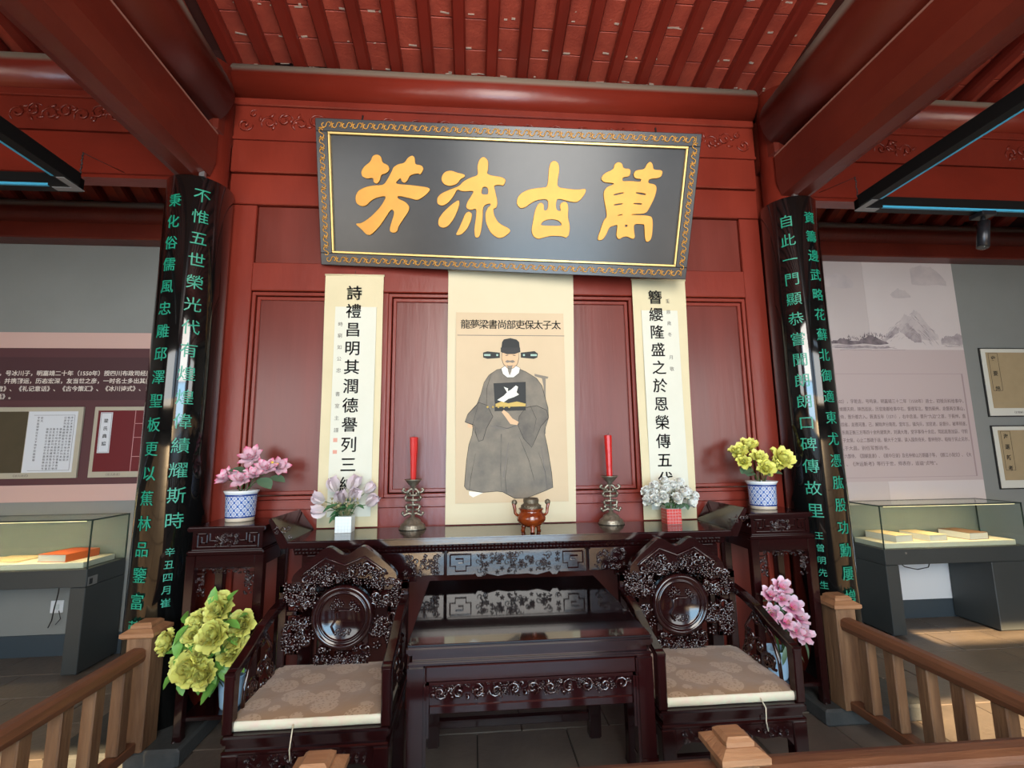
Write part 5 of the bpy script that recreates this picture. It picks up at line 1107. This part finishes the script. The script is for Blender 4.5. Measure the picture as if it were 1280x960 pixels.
for c in range(11):
    n = (2 if c == 9 else 15); 
    if c in (8,): continue
    for k in range(n):
        z = .47-(.0 if c > 8 or c < 3 else .09)-k*.0235
        if z < .07: break
        ms.append(to_wall(text_mesh(txtc[(c*7+k*3) % len(txtc)], .020, .0002), .345-c*.0245-.02, -.0197, z-.008))
join('printed_text', ms, 'ink', t)
g = G(); fret(g, [(.045, .06), (.345, .06), (.345, .49), (.045, .49)], .002, -.0200, -.0196); obj('page_rule', g, 'ink', t)
join('cover_title', [to_wall(text_mesh(c, .03, .0002), -.30, -.0197, .44-.04*i) for i, c in enumerate('冰川詩式')], 'ink', t)
join('caption', [to_wall(text_mesh('《冰川诗式》', .022, .0002), 0, -.0183, .014)], 'ink2', t)
t = thing('picture_panel', 'beige-framed picture of a crimson thread-bound book beside the left column', 'picture', (-3.03, yw-.0085, 1.30), 0)
obj('frame', bx(-.205, .24, -.018, 0, 0, .555), 'frame', t, bevel=.002); obj('print_cover', bx(-.175, .21, -.0195, -.0181, .045, .525), 'crimson', t)
obj('title_slip', bx(-.155, -.065, -.0205, -.0196, .19, .51), 'pagew', t)
g = G(); fret(g, [(-.148, .197), (-.072, .197), (-.072, .503), (-.148, .503), (-.148, .197)], .0018, -.0209, -.0206); obj('slip_rule', g, 'ink', t)
join('slip_title', [to_wall(text_mesh(c, .034, .0002, .0006), -.11, -.0208, .43-.06*i) for i, c in enumerate('梁氏典譜')], 'ink', t)
g = G(); fret(g, [(.105, .045), (.105, .525)], .004, -.0202, -.0196)
for z in (.16, .31, .42): fret(g, [(.105, z), (.21, z)], .004, -.0202, -.0196)
obj('binding_thread', g, 'pinkline', t)
join('caption', [to_wall(text_mesh('《梁氏典谱》', .022, .0002), -.02, -.0183, .014)], 'ink2', t)
# right banner
t = thing('wall_banner', 'tall pale pink banner with an ink landscape and grey lettering, right of the right column', 'banner', (3.6, yw, .955))
H = 2.285; xa, xb = -.70, .80; xs_ = -.13
obj('backing', bx(xs_, xb, -.006, 0, 0, H), 'bannerP', t); obj('backing', bx(xa, xs_, -.0045, 0, 0, H), 'bannerD', t)  # left strip is a darker copy, its shade put into the tint
obj('text_field', bx(xa, xb, -.0068, -.0061, .20, 1.425-.02), 'bannerZ', t)
g = G(); fret(g, [(xa, .235), (.735, .235), (.745, 1.175), (xa, 1.175)], .003, -.0075, -.0069); obj('rule_frame', g, 'line', t)
lines = ['1602），字乾吉，号鸣泉，明嘉靖三十二年（1550年）进士，初授兵科给事中，', '，继顺天府，陕西巡抚，历官南都给事中右，督理军北，整饬蓟州，总督两京事山，', '右侍，晋升都方入。蕤清五年（1571），右中丞道，晋升“九边”之首，于蓟州，直', '州四省，总理河漕，己，解除海分南苑，堂年五，镇沟兵，加官进，总督俺，被率转逐，', '遗东南正衡三方等四十余所建筑海，刘满大增，堂学事侍十余后，驾起居恩加爵，守阶', '太子太保，心止二部疏于战，朝大千之锡，读入国务侍关，晋仲刑尔，编绘于民止见尔，', '人于大昌，别任军部尚书。', '书六部侍，《国朝直隶》、《居中日录》及名仲修山万期疆子等，《叙江小刻文》、《大', '》、《海运新考》等行于世，师表存，追谥“贞敏”。']
for i, s_ in enumerate(lines):
    me = text_mesh(s_, .0415, .0003, .0002, align='LEFT'); 
    w = max(v.co.x for v in me.vertices); sc_ = min(1, .0)*0+ (1.27/w if w > 1.15 else 1); me.transform(Matrix.Diagonal((sc_, 1, 1, 1)))
    to_wall(me, -.555, -.0072, .905-i*.0705); obj('lettering', me, 'printD', t)
def ridge(pts, base, m, d, nm='painted_hill'):
    rr = random.Random(int(d*1e5)); out = []
    for (a, b), (c, e) in zip(pts, pts[1:]):
        for k in range(6): u = k/6; out.append((a+(c-a)*u, b+(e-b)*u+rr.uniform(-.006, .010)))
    out.append(pts[-1]); low = [(x, base+.006*sin(x*23)) for x, z in out[::-1][::4]]
    me = shape_mesh([[(x, z) for x, z in out+low]], .0002); to_wall(me, 0, -.0063-d, 0); obj(nm, me, m, t)
ridge([(-.05, 1.47), (.02, 1.53), (.10, 1.62), (.17, 1.65), (.24, 1.75), (.30, 1.72), (.34, 1.79), (.40, 1.76), (.44, 1.68), (.50, 1.60), (.56, 1.54)], 1.50, 'mount2', .0003)
ridge([(-.10, 1.46), (.0, 1.50), (.08, 1.57), (.14, 1.62), (.20, 1.60), (.26, 1.66), (.32, 1.60), (.38, 1.54)], 1.47, 'mount1', .0006)
ridge([(-.02, 1.46), (.10, 1.53), (.17, 1.58), (.24, 1.52), (.32, 1.47)], 1.45, 'bannerP', .0009)
ridge([(-.55, 1.47), (-.48, 1.49), (-.40, 1.51), (-.30, 1.48), (-.22, 1.50), (-.14, 1.54), (-.08, 1.53), (-.02, 1.49), (.04, 1.47)], 1.455, 'mount3', .0012)
ridge([(-.55, 1.43), (-.42, 1.45), (-.25, 1.44), (-.10, 1.43), (.02, 1.435), (.12, 1.415)], 1.415, 'mount1', .0009)
ridge([(.58, 1.50), (.64, 1.54), (.70, 1.53), (.76, 1.56), (.798, 1.55)], 1.46, 'mount1', .0006)
ridge([(.60, 1.44), (.68, 1.45), (.795, 1.445)], 1.43, 'mount2', .0006)
ridge([(-.62, 2.05), (-.52, 2.10), (-.40, 2.14), (-.30, 2.12), (-.24, 2.06)], 2.0, 'mount2', .0003, 'painted_cloud')
ridge([(.12, 1.94), (.20, 2.0), (.28, 1.98), (.33, 1.93)], 1.91, 'mount2', .0003, 'painted_cloud')
ridge([(.36, 2.20), (.46, 2.235), (.58, 2.22), (.66, 2.16), (.72, 2.08)], 2.04, 'mount2', .0003, 'painted_cloud')
g = G(); rr = random.Random(8)
for i in range(150):
    if i < 90:
        x = rr.uniform(-.08, .52); top = 1.50+.27*max(0, 1-abs(x-.30)/.38); z = rr.uniform(1.48, top); L_ = rr.uniform(.015, .045); sl_ = -1.1 if x > .30 else .8
        g.tube([(x, -.0082, z), (x+L_*.5, -.0083, z+sl_*L_*.5+rr.uniform(-.004, .004)), (x+L_, -.0082, z+sl_*L_)], [.0003, rr.uniform(.0006, .0014), .0003], 3)
    else:
        x = rr.uniform(-.40, .02); z = 1.505+rr.uniform(-.02, .02)+.04*max(0, 1-abs(x+.12)/.14); g.tube([(x, -.0086, z), (x+rr.uniform(-.004, .004), -.0086, z+rr.uniform(.008, .03))], [.003, .0006], 3)
for zz, x0_, x1_ in ((1.425, -.5, .1), (1.435, -.3, .05), (1.40, -.45, .2), (1.455, .58, .79), (1.44, .62, .79)):
    g.tube([(x0_+(x1_-x0_)*k/8, -.0085, zz+rr.uniform(-.005, .005)) for k in range(9)], .0013, 3)
obj('brush_strokes', g, 'mount3', t)
def fr_pic(z, label, title, h):
    t = thing('picture_panel', label, 'picture', (5.0, yw, z))
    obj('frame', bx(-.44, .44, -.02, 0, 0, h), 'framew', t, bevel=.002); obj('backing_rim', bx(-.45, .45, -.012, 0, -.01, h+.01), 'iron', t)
    obj('print_cover', bx(-.40, .02, -.0215, -.0201, .07, h-.035), 'tan', t); obj('print_page', bx(.03, .40, -.0215, -.0201, .07, h-.035), 'pagew', t)
    g = G(); fret(g, [(-.375, h-.40), (-.28, h-.40), (-.28, h-.045), (-.375, h-.045), (-.375, h-.40)], .003, -.0222, -.0216); obj('title_rule', g, 'ink', t)
    join('title', [to_wall(text_mesh(c, .05, .0002, .001), -.328, -.0218, h-.11-i*(.29/(len(title)-1))) for i, c in enumerate(title)], 'ink', t)
    join('caption', [to_wall(text_mesh('《'+title+'》', .024, .0002), -.15, -.0203, .022)], 'ink2', t)
fr_pic(1.735, 'off-white framed picture of a tan book cover, upper of two at the right edge', '史要編', .635)
fr_pic(1.075, 'off-white framed picture of a tan book cover, lower of two at the right edge', '海運新考', .56)

# ================================================================== LIGHT TRACKS
def track(x, y, z, sx, label):
    t = thing('light_track', label, 'light track', (x, y, z))
    d = .035
    L1 = 3.2
    a = sorted((0, sx*L1)); obj('track_bar', bx(a[0], a[1], -d, d, 0, .075), 'track', t, bevel=.002)
    obj('blue_film', bx(*sorted((sx*.13, sx*L1)), -d-.0015, -d+.012, -.0015, .012), 'film', t)
    obj('track_bar', bx(-d, d, -1.9, -d, 0, .075), 'track', t, bevel=.002)
    xx = sorted((sx*(d+.0015), sx*(d-.012))); obj('blue_film', bx(xx[0], xx[1], -1.9, -.13, -.0015, .012), 'film', t)
    obj('corner_bracket', (lambda g: g.box(*sorted((-sx*.02, sx*.12)), -.02, .018, -.003, 0).box(-.02, .02, -.12, -.02, -.003, 0))(G()), 'corner', t)
    for xx, yy in ((0, -.0), (sx*1.6, 0), (0, -1.4)):
        g = G(); n = 8
        for k in range(n): g.tube([(xx+.004*cos(k*2), yy+.004*sin(k*2), .075+.15*k/n), (xx-.004*cos(k*2), yy, .075+.15*(k+1)/n)], .0035, 5)
        g.tube([(xx, yy, .22), (xx, yy+(.33 if yy > -1 else 0), (.30 if yy > -1 else 4.2-z))], .002, 5); obj('hanging_chain', g, 'iron', t)
    return t
tr = track(2.215, -.36, 2.955, 1, 'black suspended light track with blue film hanging over the right display case')
tl_ = track(-2.42, -.36, 2.93, -1, 'black suspended light track with blue film at the upper left')
t = thing('track_spotlight', 'black cylinder spotlight clipped to the right light track', 'spotlight', (3.07, -.36, 2.955))
obj('clip', bx(-.05, .05, -.045, .045, -.03, -.002), 'lamp', t, bevel=.004); g = G(); g.tube([(0, 0, -.03), (-.005, 0, -.06)], .012, 8); g.tube([(0, .0, -.06), (-.012, .0, -.12), (-.035, .0, -.235)], .032, 20); obj('housing', g, 'lamp', t)
g = G(); g.tube([(-.0352, 0, -.2352), (-.037, 0, -.243)], .026, 20); obj('lens', g, 'glass', t)
t = thing('track_spotlight', 'dark spotlight clipped to the left light track beyond the frame edge', 'spotlight', (-3.9, -.36, 2.93))
obj('clip', bx(-.05, .05, -.045, .045, -.03, -.002), 'lamp', t, bevel=.004); g = G(); g.tube([(0, .0, -.03), (.012, .0, -.12), (.035, .0, -.235)], .032, 20); obj('housing', g, 'lamp', t)
# door leaves at the front, folded back beside the doorway
for i, x in enumerate((-1.66, 1.86)):
    o = struct('door_%d' % (i+1), bx(x-.03, x+.03, -5.14, -4.35, .02, 3.3), 'red', bevel=.005)
